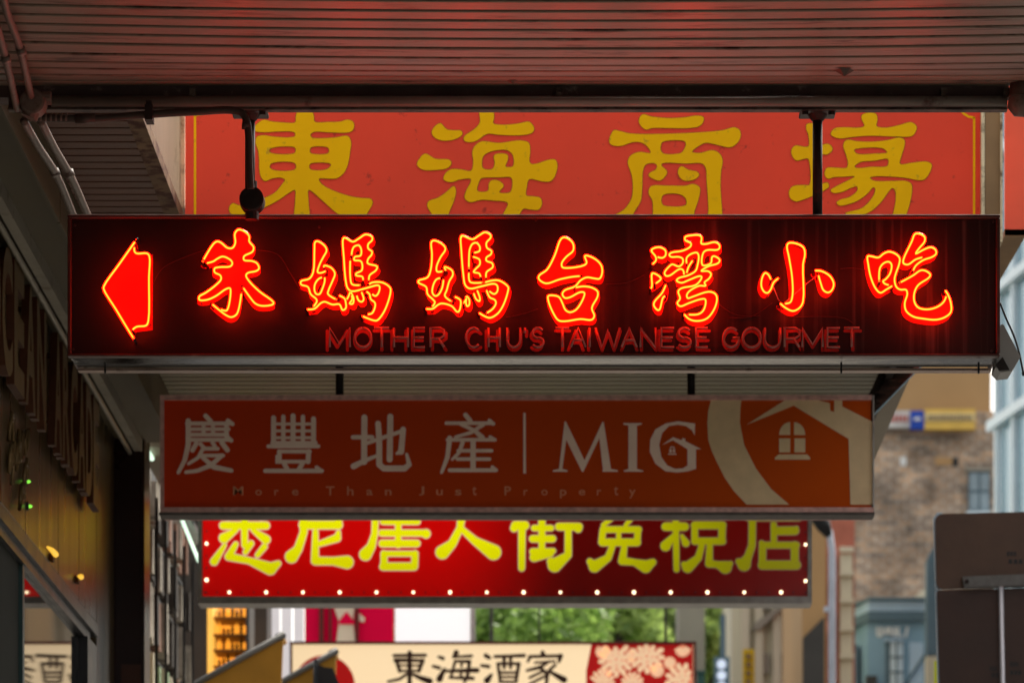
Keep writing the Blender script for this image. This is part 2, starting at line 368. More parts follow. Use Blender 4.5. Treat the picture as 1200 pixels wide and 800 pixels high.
# ================================================================== SETTING: ground
box('pavement', (-1.7, -30, -.2), (1.75, 140, 0), M_pave, kind='structure')
box('kerb', (1.75, -30, -.2), (1.9, 140, -.005), M_stone, kind='structure')
box('road', (1.9, -30, -.3), (9.5, 140, -.13), M_road, kind='structure')
box('far_pavement', (9.5, -30, -.2), (14, 140, -.01), M_pave, kind='structure')
box('ground', (-600, -300, -.6), (600, 900, -.32), M_road, kind='structure')

# ================================================================== left building with OCEAN ARCADE lettering
XW = -1.6
bld = thing('arcade_building', 'dim beige clad arcade front down the left side of the footpath', 'building', (XW, 13, 0))
box('upper_wall', (-7, -14, EYE + 2.755), (XW - .0, 11.0, 15), M_stone, bld)
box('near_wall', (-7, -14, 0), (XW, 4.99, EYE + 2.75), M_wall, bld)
box('upper_wall', (-7, 11.0, EYE + 2.755), (XW, 15.5, 15), M_stone, bld)
# cladding panels along the wall above the window, one by one
ys = [5.0, 7.2, 9.4, 11.6, 12.9, 13.75, 14.35, 14.9, 15.5]
for i in range(len(ys) - 1):
    z0 = EYE + 2.0 if ys[i] < 14.8 else 0
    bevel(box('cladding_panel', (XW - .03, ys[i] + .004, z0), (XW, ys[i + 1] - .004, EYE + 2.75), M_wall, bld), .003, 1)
box('backing_wall', (-1.9, 3, EYE + 2.0), (XW - .034, 15.5, EYE + 2.75), M_browndark, bld)
# bulkhead where awning meets wall
bk = MB().box((-1.62, 9.6, EYE + 2.751), (-1.385, 15.6, EYE + 2.86)); bk.build('bulkhead', M_bulk, bld)
for y0, y1 in ((9.6, 11.85), (11.86, 13.6), (13.61, 15.6)):
    box('bulkhead_panel', (-1.383, y0, EYE + 2.70), (-1.374, y1, EYE + 2.856), M_bulk, bld)
MB().box((-1.53, 10.5, EYE + 2.705), (-1.50, 15.6, EYE + 2.75)).build('pale_moulding', M_trim, bld)
MB().tube([(-1.545, 10.5, EYE + 2.70), (-1.545, 13.3, EYE + 2.70), (-1.545, 15.55, EYE + 2.70)], .009, 8).build('surface_conduit', M_trim, bld, smooth=True)
# window with a black frame, glass nearly flush so that it mirrors the street
box('window_head', (XW - .06, 5, EYE + 1.925), (XW + .025, 14.72, EYE + 1.968), M_frame, bld)
box('window_head_moulding', (XW - .06, 5, EYE + 1.893), (XW + .010, 14.60, EYE + 1.9245), M_frame, bld)
box('window_jamb', (XW - .06, 14.44, 0), (XW + .02, 14.72, EYE + 1.8925), M_frame, bld)
box('window_mullion', (XW - .06, 12.80, .3), (XW + .004, 12.845, EYE + 1.8925), mat('teal_frame', (.03, .06, .06), .4), bld)
box('matt_panel', (XW - .02, 5, .3), (XW - .008, 12.798, EYE + 1.8925), mat('grey_matt_panel', (.045, .048, .045), .8, 0, .2, 2, spec=.05), bld)
box('glass_pane', (XW - .02, 12.847, .3), (XW - .008, 14.438, EYE + 1.8925), M_glassdark, bld)
box('stall_riser', (XW - .1, 5, 0), (XW, 14.438, .3), M_frame, bld)
# lamp reflections on the glossy cladding, put in as small glowing shapes
for (px, py, dx, sc, lb) in ((58, 653, 0, 1, 'amber lamp reflection as a glowing shape, upper and longer of two on the wall'), (88, 679, 0, .7, 'amber lamp reflection as a glowing shape, lower and rounder of two by the dark pillar')):
    D = XW * F / (px - VX); p = P(px, py, D); p.x = XW + .02
    t = thing('lamp_reflection', lb, 'lamp', p, 'amber lamp reflections on the cladding')
    am = mat('amber_glow', (1, .6, .1), .4, 0, 0, 4, emit=(1, .55, .05), es=.35)
    L = .22 * sc if sc == 1 else .08
    MB().tube([p + Vector((0, -L, 0)), p + Vector((0, -L * .5, .008)), p + Vector((0, 0, .01))], [.004, .008 * sc, .010], 8).build('glow_body', am, t, smooth=True)
    box('glow_base', p + Vector((-.018, -.02, -.012)), p + Vector((-.006, .02, .012)), M_bronzeside, t)
for k, (px, py) in enumerate(((29, 564), (31, 593))):
    D = XW * F / (px - VX); p = P(px, py, D); p.x = XW + .008
    t = thing('indicator_light', ('upper' if k == 0 else 'lower') + ' of two tiny green indicator lights under the bronze letters', 'light', p, 'green indicator lights')
    MB().tube([p, p + Vector((.006, 0, 0)), p + Vector((.01, 0, 0))], [.006, .005, .002], 8).build('lens', mat('green_led', (.2, .8, .1), .3, 0, 0, 3, emit=(.3, 1, .08), es=.35), t)
    box('housing', p + Vector((-.007, -.012, -.012)), p + Vector((-.001, .012, .012)), M_black, t)

# bronze letters
lt = thing('arcade_lettering', 'raised bronze capital letters reading OCEAN ARCADE on the beige wall', 'lettering', (XW, 13.2, EYE + 2.33))
Y0 = 11.88
for word, ya, yb in (('OCEAN', 11.75, 13.10), ('ARCADE', 13.28, 14.62)):
    n = len(word); wv = (yb - ya) / n
    for i, ch in enumerate(word):
        v, f = chars(ch, 1, .03); mx = min(p.x for p in v); Mx = max(p.x for p in v); my = min(p.y for p in v); My = max(p.y for p in v)
        y0 = ya + i * wv; y1 = y0 + wv * .86
        pts = [(XW + .032 + p.z * .012, y0 + (p.x - mx) / (Mx - mx) * (y1 - y0), EYE + 2.335 + (p.y - my) / (My - my) * .365) for p in v]
        o = obj('letter', pts, f, [M_bronze, M_bronzeside], lt)
        for pl in o.data.polygons:
            if abs(pl.normal.x) < .5: pl.material_index = 1
        for zz in (.08, .29):
            box('standoff', (XW, (y0 + y1) / 2 - .01, EYE + 2.335 + zz), (XW + .03, (y0 + y1) / 2 + .01, EYE + 2.335 + zz + .012), M_bronzeside, o)
t = thing('dragon_plaque', 'gold filigree plaque on the wall under the bronze letters at the left edge', 'plaque', (XW, 12.6, 3.7))
random.seed(11)
for i in range(9):
    y = 12.42 + random.uniform(0, .42); z = EYE + 2.06 + random.uniform(0, .2)
    q = [(XW + .012, y + .05 * math.cos(a * .9 + i), z + .045 * math.sin(a * 1.3 + i) + a * .004) for a in range(8)]
    MB().tube(cr3 if False else q, .006, 6).build('scroll', M_bronze, t, smooth=True)

# dark pillar, further shop
t = thing('dark_pillar', 'dark maroon square pillar at the end of the arcade wall', 'pillar', (-1.5, 15.7, 0))
p0 = P(136, 465, 15.52); p1 = P(169, 465, 15.52)
bevel(box('shaft', (p0.x - .3, 15.52, .5), (p1.x, 15.75, p0.z), M_pillar, t), .01)
bevel(box('plinth', (p0.x - .3, 15.50, 0), (p1.x + .012, 16.0, .5), M_pillar, t), .008)
box('inlay', (p0.x + .02, 15.508, EYE + 1.7), (p1.x - .012, 15.522, EYE + 1.93), mat('dull_inlay', (.07, .03, .02), .5), t)
# shop with racks beyond pillar
sh = thing('goods_shop', 'dim shopfront crammed with hanging goods beyond the dark pillar', 'shop', (-1.7, 18, 0))
box('side_wall', (-2.4, 16.02, 0), (-1.72, 19.3, EYE + 2.95), M_browndark, sh)
box('upper_band', (-2.4, 16.02, EYE + 2.96), (-1.70, 19.3, 12), M_browndark, sh)
random.seed(5)
cols = [mat('garment_grey', (.28, .25, .20), .8, 0, .5, 14), mat('garment_dark', (.035, .028, .022), .8, 0, .4, 14), mat('garment_green', (.30, .42, .26), .7, 0, .4, 14), mat('garment_cream', (.62, .56, .42), .7, 0, .3, 14), mat('garment_brown', (.22, .12, .08), .8, 0, .3, 14), mat('garment_rose', (.34, .12, .09), .8, 0, .3, 14)]
y = 16.3; i = 0
while y < 19.2:
    wd = random.uniform(.05, .10)
    for (z0, z1, ci) in ((2.76, 2.95, random.choice((4, 1, 0, 1))), (2.52, 2.72, random.choice((0, 1, 4, 1))), (2.26, 2.50, random.choice((0, 0, 1, 4))), (2.00, 2.23, random.choice((2, 3, 2, 0, 1))), (1.72, 1.95, random.choice((5, 4, 1, 5)))):
        zz0 = EYE + z0 + random.uniform(0, .04); zz1 = EYE + z1 - random.uniform(0, .03); x = -1.66 + random.uniform(-.03, .01)
        MB().prism([(x - .02, y, zz0), (x - .02, y + wd, zz0), (x - .02, y + wd * .8, zz1), (x - .02, y + wd * .2, zz1)], (.04, 0, 0)).build('garment', cols[ci], sh)
    if i % 4 == 0: MB().tube([(-1.60, y - .02, .2), (-1.60, y - .02, EYE + 2.8)], .006, 6).build('rack_post', M_black, sh)
    if i % 2 == 0: box('shelf_tile', (-1.70, y, EYE + 1.62), (-1.60, y + wd * 1.8, EYE + 1.70), cols[3 if i % 4 else 5], sh)
    y += wd + .03; i += 1
for z in (2.74, 2.51, 2.245, 1.97): box('rail', (-1.70, 16.2, EYE + z), (-1.675, 19.3, EYE + z + .012), M_black, sh)
t = thing('fluorescent_light', 'greenish white fluorescent tube glowing beside the lit duty free sign', 'light', (-1.45, 17, 4.2))
a = P(211, 603, 16.5); b = P(233, 657, 17.35)
MB().tube([a, b], .008, 8).build('tube', M_fluoro, t, smooth=True)
MB().box((a.x - .03, 16.4, a.z + .02), (a.x + .02, 17.4, a.z + .04)).build('batten', M_galv, t)
t = thing('pale_tube_light', 'small pale lamp glowing above the hanging goods by the pillar', 'lamp', P(176, 534, 16.4))
MB().tube([P(174, 530, 16.4), P(178, 537, 16.6)], .010, 8).build('glow_body', M_fluoro, t, smooth=True)
MB().tube([P(173, 526, 16.4), P(174, 530, 16.4)], .006, 6).build('stem', M_black, t)

# orange lit shop cabinet
t = thing('display_cabinet', 'orange lit display cabinet of shelves below the duty free sign', 'cabinet', P(265, 800, 23.5))
pbox('back', 245, 700, 291, 860, 23.9, .03, M_orange, t)
pbox('side_post', 243, 700, 249, 860, 23.5, .4, mat('honey_wood_glow', (.55, .3, .08), .5, 0, .2, 8, emit=(.7, .35, .05), es=.5), t)  # wood colour plus a warm glow of its own, as if lit
pbox('side_post', 288, 700, 292, 860, 23.5, .4, M_browndark, t)
for k, yy in enumerate((722, 742, 760, 779, 798)): pbox('shelf', 250, yy, 287, yy + 2, 23.55, .3, mat('shelf_wood', (.25, .1, .02), .6), t)
random.seed(9)
for k, yy in enumerate((722, 742, 760, 779, 798)):
    for q in range(7):
        x = 252 + q * 5.1; h = random.uniform(6, 14); c = P(x, yy, 23.7); top = P(x, yy - h, 23.7)
        MB().tube([c, c.lerp(top, .6), top], [.008, .009, .003], 7).build('bottle', random.choice((M_browndark, cols[4], M_brown, M_orange)), t, smooth=True)
# black shop recess
t = thing('shop_pier', 'dark recessed shop pier between the orange cabinet and white banner', 'pier', P(300, 860, 24.5))
pbox('pier', 292, 640, 313, 1100, 24.4, .4, M_browndark, t); pbox('pier_cap', 291, 632, 314, 640, 24.35, .5, M_black, t)

# ================================================================== near awning: soffit ribs, beam, pipe
aw = thing('near_awning', 'ribbed metal awning ceiling glowing red above the neon sign', 'awning', (0, 9.5, EYE + 2.5))
PITCH = .085; YB = 10.0
yl = [101, 95.5, 89.5, 83, 76.5, 67.5, 56, 45, 34.5, 23.5, 12.3]
prof = [(YB - PITCH * k, (VY - yy) / F * (YB - PITCH * k)) for k, yy in enumerate(yl)]
while prof[-1][0] > 8.2: prof.append((prof[-1][0] - PITCH, prof[-1][1] - .0015))
XS = np.linspace(-1.36, 1.7, 25)
def bow(x, k): return .012 * ((x - .05) / 1.1) ** 2 * min(1, k / 6)
for k in range(len(prof) - 1):
    (ya, za), (yb, zb) = prof[k], prof[k + 1]
    V = []; Fc = []
    pr = [(ya, .014), (ya - .001, .001), (ya - .003, 0), (yb + .023, 0), (yb + .020, .002), (yb + .0195, .013), (yb + .0005, .014)]
    for x in XS:
        for yy, dz in pr:
            t_ = (ya - yy) / (ya - yb); V.append((x, yy, EYE + za + (zb - za) * t_ + dz + bow(x, k + t_)))
    n = len(pr)
    for i in range(len(XS) - 1):
        for j in range(n - 1): Fc.append((i * n + j, i * n + j + 1, (i + 1) * n + j + 1, (i + 1) * n + j))
    obj('soffit_panel', V, Fc, M_soffit, aw)
box('soffit_sheet', (-1.6, -14.0, EYE + 2.53), (1.7, prof[-1][0], EYE + 2.55), M_soffit, aw)
box('roof_deck', (-1.6, -14.0, EYE + 2.66), (1.75, 9.98, EYE + 2.70), mat('bounce_roof_sheet', (.75, .73, .70), .6, 0, .1, 3), aw)  # unseen roof top, made pale to bounce light onto the orange sign
box('wall_plate', (-1.6, 8.2, EYE + 2.60), (-1.363, 10.0, EYE + 2.68), M_stone, aw)
zb0, zb1 = P(0, 131, 10).z, P(0, 103, 10).z
bm_ = MB().box((-1.36, 10.003, P(0, 114, 10).z), (1.065, 10.07, P(0, 102, 10).z + .05)); bm_.build('beam_web', M_beamred, aw)
box('beam_flange', (-1.28, 9.985, P(0, 130.5, 10).z), (1.06, 10.012, P(0, 128, 10).z), M_beam, aw)
box('beam_lower_web', (-1.28, 9.998, P(0, 127.9, 10).z), (1.06, 10.012, P(0, 114, 10).z), M_beamred, aw)
MB().tube([P(60, 119, 9.98), P(1180, 119, 9.98)], .0125, 14).build('beam_pipe', M_pipe, aw, smooth=True)
for px in (222, 652, 1103, 1176): box('beam_clip', P(px, 103, 9.975), P(px + 7, 114, 9.975) + Vector((0, .03, 0)), M_beam, aw)
# screws and torn patches in the ceiling
for (px, py) in ((988, 83), (298, 76), (600, 95), (70, 45)):
    y = 9.72; p = P(px, py, y)
    v = [p + Vector((-.028, .01, .004)), p + Vector((-.01, -.02, .002)), p + Vector((.02, -.012, .004)), p + Vector((.034, .012, .003)), p + Vector((.004, 0, -.018))]
    sc = .75 if px == 988 else .4
    v = [p + (q - p) * sc for q in v]
    obj('torn_flap', v, [(0, 1, 4), (1, 2, 4), (2, 3, 4), (3, 0, 4)], M_beam, aw)
# rods that carry the neon sign are made with the sign
# conduits upper left
def conduit(label, pts, r, D=9.9, m=M_conduit, couplings=(), n=6):
    q = [P(x, y, d) for x, y, d in pts]
    t = thing('conduit', label, 'conduit', q[0])
    sm = [Vector(a) for a in cr([tuple(a) for a in q], False, n)] if len(q) > 2 else q
    MB().tube(sm, r, 12).build('pipe', m, t, smooth=True)
    for (x, y, d, x2, y2) in couplings:
        MB().tube([P(x, y, d), P(x2, y2, d)], r * 1.28, 12).build('coupling', m, t, smooth=True)
    return t
conduit('grey conduit bending down from the ceiling edge at the left, longer of two', [(2, -12, 8.85), (8, 14, 9.05), (22, 52, 9.36), (31, 90, 9.7), (37, 116, 9.88)], .0085, couplings=((23.5, 56, 9.39, 26, 64),))
conduit('short grey conduit at the extreme left edge dropping to the junction box', [(-4, 30, 9.1), (5, 62, 9.38), (12, 92, 9.68), (20, 128, 9.9)], .0085, couplings=((6, 66, 9.4, 8, 73),))
conduit('lower grey conduit running down left from the junction box, left of a pair', [(28, 142, 9.95), (45, 172, 10.2), (65, 203, 10.5), (85, 250, 11.0), (110, 310, 11.6)], .0095, couplings=((63, 199, 10.48, 66, 206),))
conduit('lower grey conduit running down left from the junction box, right of a pair', [(48, 142, 9.95), (63, 172, 10.2), (82, 205, 10.5), (102, 250, 11.0), (128, 310, 11.6)], .0095, couplings=((80, 200, 10.45, 83, 207),))
conduit('dark conduit running under the beam and turning down onto the neon sign', [(34, 137, 9.93), (60, 138.5, 9.93), (110, 139, 9.93), (170, 134.5, 9.93), (230, 131, 9.93), (272, 129.5, 9.93), (284, 133, 9.93), (289, 142, 9.93), (291.5, 160, 9.93), (292, 190, 9.93), (294, 222, 9.93)], .0088, m=mat('dark_conduit', (.055, .05, .042), .45, .1, .2, 8), couplings=((88, 139.2, 9.93, 112, 138.8), (284, 146, 9.93, 293, 147)))
t = thing('junction_box', 'round cast conduit junction box at the upper left beam end', 'junction box', P(40, 122, 9.9))
c0 = P(39, 121, 9.88)
MB().tube([c0 + Vector((0, -.022, 0)), c0 + Vector((0, -.02, 0)), c0 + Vector((0, .02, 0))], [.024, .029, .031], 18).build('body', M_conduit, t)
MB().tube([c0 + Vector((0, 0, -.012)), c0 + Vector((-.01, 0, -.034))], .02, 12).build('lower_port', M_conduit, t)
MB().tube([P(50, 115, 9.9), P(60, 115, 9.9)], .016, 12).build('side_port', M_conduit, t)
for q in range(8): MB().tube([P(35 + q * 6, 137.2, 9.925), P(37 + q * 6, 137.3, 9.925)], .0098, 12).build('gland_ring', M_conduit, t)
t = thing('pipe_clamp', 'dark clamp holding the conduit to the beam near the cream board', 'clamp', P(174, 132, 9.92))
pbox('strap', 169.5, 122, 178.5, 140, 9.905, .05, M_darksteel, t); pbox('ear', 171, 118, 177, 122, 9.91, .05, M_darksteel, t)
t = thing('flood_lamp', 'round grey fitting hanging at the right end of the beam', 'fitting', P(1196, 118, 9.95))
c0 = P(1197, 115, 9.96)
MB().tube([c0 + Vector((0, 0, .035)), c0 + Vector((0, 0, .0)), c0 + Vector((0, 0, -.014)), c0 + Vector((.006, 0, -.03)), c0 + Vector((.012, 0, -.038))], [.028, .030, .034, .026, .010], 18).build('body', M_conduit, t, smooth=True)
MB().tube([c0 + Vector((.012, 0, -.03)), c0 + Vector((.022, -.005, -.05))], .013, 10).build('nozzle', M_black, t, smooth=True)
MB().tube([c0 + Vector((0, 0, .002)), c0 + Vector((0, 0, -.001))], .0345, 18).build('seam', M_beam, t)

# ================================================================== far awning
a2 = thing('far_awning', 'second ribbed awning ceiling behind the neon sign', 'awning', (0, 14, EYE + 2.8))
H2 = 2.85
def ribs(name, x0, x1, y0, y1, z, pitch, m, parent):
    V = []; Fc = []; y = y0; rows = []
    while y < y1:
        rows += [(y, z + .012), (y + .001, z), (y + pitch - .014, z), (y + pitch - .012, z + .012)]; y += pitch
    for (yy, zz) in rows: V += [(x0, yy, EYE + zz), (x1, yy, EYE + zz)]
    for i in range(len(rows) - 1): Fc.append((2 * i, 2 * i + 1, 2 * i + 3, 2 * i + 2))
    return obj(name, V, Fc, m, parent, kind='stuff')
yy = 10.12
while yy < 12.5:
    V = [(-1.372, yy, H2 + .012 + EYE), (-1.135, yy, H2 + .012 + EYE), (-1.372, yy + .001, H2 + EYE), (-1.135, yy + .001, H2 + EYE), (-1.372, yy + .063, H2 + EYE), (-1.135, yy + .063, H2 + EYE), (-1.372, yy + .064, H2 + .012 + EYE), (-1.135, yy + .064, H2 + .012 + EYE), (-1.372, yy + .0757, H2 + .012 + EYE), (-1.135, yy + .0757, H2 + .012 + EYE)]
    obj('side_soffit_panel', V, [(0, 1, 3, 2), (2, 3, 5, 4), (4, 5, 7, 6), (6, 7, 9, 8)], M_soffit2, a2); yy += .0757
ribs('far_soffit', -1.372, 1.14, 12.52, 17.4, H2, .076, M_soffit3, a2)
box('side_edge_beam', (-1.133, 10.12, EYE + H2 - .006), (-1.088, 12.5, EYE + H2 + .03), M_rust, a2)
box('side_edge_web', (-1.135, 10.12, EYE + H2 + .03), (-1.112, 12.5, EYE + H2 + .05), M_rust, a2)
box('roof_deck', (-1.6, 10.12, EYE + H2 + .025), (-1.137, 12.5, EYE + H2 + .045), M_stone, a2)
box('roof_deck', (-1.6, 12.52, EYE + H2 + .025), (1.25, 17.4, EYE + H2 + .045), M_stone, a2)
box('outer_angle', (1.142, 12.52, EYE + H2 - .03), (1.165, 17.4, EYE + H2 + .07), M_darksteel, a2)
# flared polished valance on the street side
a = P(1033, 440, 14.84)
V = [P(1035, 425, 14.75), P(1083, 425, 14.75), P(1025, 484, 14.75), P(1005, 484, 14.75), P(1020, 458, 14.75)]
MB().prism(V, (0, .05, 0)).build('flared_valance', M_steel, a2)
# cream parapet board left of the red sign, sign board itself
b1 = thing('parapet_board', 'weathered cream board left of the orange shop sign', 'board', P(190, 250, 12.6))
MB().prism([P(150, 90, 12.62), P(211, 90, 12.62), P(211, 275, 12.62), P(150, 275, 12.62)], (0, .06, 0)).build('panel', M_cream, b1)
MB().prism([P(211.5, 90, 12.57), P(216.5, 90, 12.57), P(216.5, 275, 12.57), P(211.5, 275, 12.57)], (0, .10, 0)).build('edge_trim', M_creamedge, b1)

DS = 12.5
sg = thing('orange_shop_sign', 'orange red hoarding with four large yellow Chinese characters, above the neon sign', 'sign', P(680, 280, DS))
pbox('panel', 217, 92, 1149.5, 283, DS, .08, M_red, sg)
pbox('side_return', 1154.5, 92, 1172, 283, DS - .02, .12, M_brown, sg)
pbox('frame_strip', 1150, 92, 1154, 283, DS - .03, .12, M_creamedge, sg)
pbox('frame_strip', 1172.3, 92, 1175, 283, DS - .03, .12, M_creamedge, sg)
# yellow keyline with notched corners
kl = [(229, 283), (229, 120), (1128, 120)]
def keyline(q, wd):
    V = []; Fc = []
    return MB()
pbox('keyline', 227.2, 134, 229.8, 283, DS - .0018, .0015, M_yel, sg)
pbox('keyline', 1140.3, 137.5, 1142.8, 283, DS - .0018, .0015, M_yel, sg)
shape('keyline_corner', 0, 0, 1, DS - .0012, M_yel, sg, strokes=[[(1141.5, 138, 1.3), (1135, 137, 1.3), (1129, 133, 1.3), (1125, 128, 1.3), (1123, 121, 1.3)]])
shape('keyline_corner', 0, 0, 1, DS - .0012, M_yel, sg, strokes=[[(228.5, 135, 1.3), (235, 134, 1.3), (241, 130, 1.3), (246, 121, 1.3)]])
G_DONG = dict(polys=[[(440,90),(445,40),(460,5),(520,-5),(570,5),(585,40),(592,85),(700,88),(790,85),(850,70),(890,85),(900,115),(890,150),(860,168),(700,168),(590,165),(560,185),(568,208),(650,215),(760,208),(850,198),(875,240),(868,320),(850,420),(815,490),(760,528),(625,532),(650,575),(730,620),(860,665),(960,682),(1030,688),(1045,715),(1020,770),(985,820),(900,850),(820,830),(760,795),(640,690),(545,618),(543,700),(543,900),(440,900),(440,700),(438,620),(400,635),(320,690),(240,735),(150,775),(60,805),(0,815),(-60,805),(-78,765),(-50,722),(0,738),(60,730),(200,680),(280,640),(340,570),(360,540),(330,522),(260,528),(205,548),(175,520),(160,460),(158,380),(150,310),(130,250),(140,205),(180,192),(290,205),(400,208),(435,200),(440,180),(425,165),(300,162),(200,168),(130,160),(118,140),(140,105),(190,72),(260,85),(350,92)]],
    holes=[[(235,312),(255,292),(390,278),(440,290),(440,325),(420,336),(260,332)],[(555,300),(570,283),(690,285),(705,305),(695,332),(575,336),(556,325)],[(240,435),(255,410),(430,405),(447,430),(435,460),(260,460)],[(552,420),(575,407),(700,408),(720,420),(690,455),(570,462),(550,445)]])
G_HAI = dict(polys=[[(240,98),(290,145),(350,153),(400,155),(413,178),(390,205),(330,228),(260,232),(200,212),(173,175),(190,130)],
    [(548,0),(550,90),(510,140),(425,205),(430,235),(480,245),(530,230),(610,180),(700,188),(900,188),(960,170),(973,135),(935,87),(850,100),(740,110),(655,98),(660,50),(650,-5),(600,-15)],
    [(122,335),(200,375),(310,383),(327,405),(300,445),(200,462),(100,458),(58,420),(80,370)],
    [(490,320),(510,275),(560,240),(700,252),(860,232),(930,250),(942,310),(938,400),(960,418),(1100,380),(1140,385),(1155,430),(1130,520),(1100,550),(1040,552),(935,535),(915,600),(912,660),(960,668),(1020,680),(1035,720),(1010,770),(940,770),(890,765),(840,840),(780,900),(700,880),(740,790),(768,720),(650,700),(560,695),(470,713),(430,680),(440,630),(480,535),(400,535),(320,557),(265,535),(280,490),(320,458),(400,458),(480,468),(497,400)],
    [(345,588),(362,620),(350,690),(310,790),(280,860),(220,880),(170,800),(138,740),(150,705),(220,680),(280,640)]],
    holes=[[(565,400),(580,350),(630,320),(750,305),(800,335),(815,390),(805,435),(750,435),(768,380),(765,345),(740,335),(680,337),(658,355),(665,410),(645,455),(575,450)],[(545,550),(560,528),(700,520),(790,520),(803,545),(790,630),(760,643),(700,635),(735,585),(700,548),(640,543),(620,570),(612,625),(530,625)]])
G_SHANG = dict(polys=[[(355,28),(420,45),(560,58),(680,52),(780,38),(828,50),(830,80),(800,118),(720,135),(560,135),(430,135),(380,147),(335,110),(325,70)],
    [(130,152),(180,160),(260,178),(550,180),(900,162),(990,150),(1070,130),(1110,150),(1120,195),(1090,255),(1040,285),(960,272),(850,250),(810,265),(740,320),(800,330),(900,308),(955,335),(978,385),(965,480),(962,600),(975,800),(975,880),(870,880),(868,750),(855,550),(848,450),(820,412),(700,412),(510,410),(500,425),(545,475),(525,520),(480,545),(400,505),(410,485),(460,455),(465,425),(440,408),(380,420),(358,460),(350,600),(340,700),(300,770),(250,840),(150,860),(120,830),(210,770),(265,690),(278,600),(268,500),(238,400),(260,350),(330,322),(415,330),(400,290),(350,250),(280,245),(180,275),(105,262),(92,230),(110,180)],
    [(655,433),(710,460),(780,478),(795,500),(770,530),(690,547),(645,520),(630,470)],
    [(400,640),(420,590),(550,585),(690,585),(750,572),(800,600),(790,690),(760,780),(740,860),(440,860),(435,780),(430,700)]],
    holes=[[(497,270),(510,243),(680,237),(692,260),(660,325),(620,337),(520,335),(497,310)],[(502,680),(520,655),(640,650),(690,685),(692,735),(520,740),(503,720)]])
G_CHANG = dict(polys=[[(170,105),(215,98),(270,110),(275,265),(330,258),(360,275),(370,305),(330,340),(270,345),(270,570),(330,560),(343,590),(320,612),(270,640),(150,690),(85,707),(40,680),(32,630),(60,590),(150,580),(190,578),(190,400),(175,372),(90,388),(55,350),(50,305),(80,272),(150,282),(185,275),(180,180),(165,140)],
    [(600,70),(600,35),(650,15),(710,25),(722,70),(715,120),(790,132),(900,110),(985,90),(1028,125),(1010,180),(980,200),(850,200),(650,195),(520,205),(420,215),(358,185),(385,140),(450,130),(600,130),(620,115)],
    [(455,270),(480,228),(560,238),(680,242),(800,230),(890,210),(930,225),(935,260),(910,350),(898,415),(1000,405),(1110,398),(1145,420),(1135,470),(1090,535),(1050,542),(950,525),(850,515),(700,512),(663,522),(690,545),(850,548),(940,548),(985,570),(992,620),(975,720),(950,800),(920,870),(830,870),(850,780),(865,690),(860,625),(840,603),(810,630),(760,700),(690,770),(640,800),(560,830),(470,800),(600,760),(680,680),(705,610),(690,597),(640,650),(560,705),(470,735),(420,738),(403,715),(430,695),(510,670),(565,620),(560,590),(520,600),(440,635),(375,640),(357,620),(400,590),(480,550),(545,512),(450,515),(380,518),(335,530),(310,500),(325,448),(400,445),(480,445),(492,410),(475,340)]],
    holes=[[(540,305),(560,296),(760,292),(798,325),(700,335),(570,338),(548,325)],[(543,435),(590,400),(700,390),(803,377),(803,425),(780,437),(680,438),(560,447)]])
for g, ox in ((G_DONG, 280), (G_HAI, 480), (G_SHANG, 700), (G_CHANG, 920)):
    shape('character_outline', ox, 130, .15, DS - .0012, M_yelline, sg, grow=.55, thick=.0004, res=.6, **g)
    shape('painted_character', ox, 130, .15, DS - .0028, M_yel, sg, thick=.0008, direct=True, **g)
t = thing('red_fascia', 'faded red fascia box at the right edge beyond the neon sign', 'fascia', P(1200, 275, 12.9))
pbox('face', 1177.5, 60, 1290, 276, 12.9, .02, M_redfascia, t)
V = [P(1177, 276.5, 12.9), P(1202, 276.5, 12.9), P(1168, 335, 13.5), P(1150, 335, 13.5)]
MB().prism(V, (0, 0, .02)).build('underside', M_brown, t)

# ================================================================== NEON SIGN
DN = 10.0
ns = thing('neon_sign', 'dark red neon light box with seven glowing red Chinese characters and an arrow', 'sign', P(625, 420, DN))
bl, tr = P(79, 417, DN), P(1172, 251, DN)
ZB, ZT, XL, XR = bl.z, tr.z, bl.x, tr.x; DEP = .20; fw = .009
# cabinet: frame rails round recessed face
o = MB(); o.box((XL, DN, ZT - fw), (XR, DN + DEP, ZT)); bevel(o.build('top_rail', M_cab, ns), .002, 1)
o = MB(); o.box((XL, DN, ZB), (XR, DN + .03, ZB + .006)); bevel(o.build('bottom_rail', M_cab, ns), .0015, 1)
for x0, x1 in ((XL, XL + .009), (XR - .009, XR)):
    bevel(box('side_rail', (x0, DN, ZB + .0065), (x1, DN + DEP, ZT - fw - .0005), M_cab, ns), .0015, 1)
box('face_panel', (XL + .0095, DN + .012, ZB + .0065), (XR - .0095, DN + .018, ZT - fw - .001), M_face, ns, loc=(0, DN, (ZB + ZT) / 2))
box('underside_panel', (XL + .004, DN + .031, ZB + .002), (XR - .004, DN + .108, ZB + .006), M_steel, ns)
box('underside_gap', (XL + .006, DN + .109, ZB + .006), (XR - .006, DN + .163, ZB + .012), M_black, ns)
box('rear_lip', (XL + .006, DN + .166, ZB - .002), (XR - .004, DN + .20, ZB + .004), M_pinksteel, ns)
box('back_panel', (XL + .01, DN + DEP - .004, ZB + .015), (XR - .01, DN + DEP, ZT - fw - .001), M_cab, ns)
for px in (122, 1146, 985): box('hinge_pin', P(px, 424, 10.05), P(px + 2, 437, 10.05) + Vector((0, .01, 0)), M_black, ns)
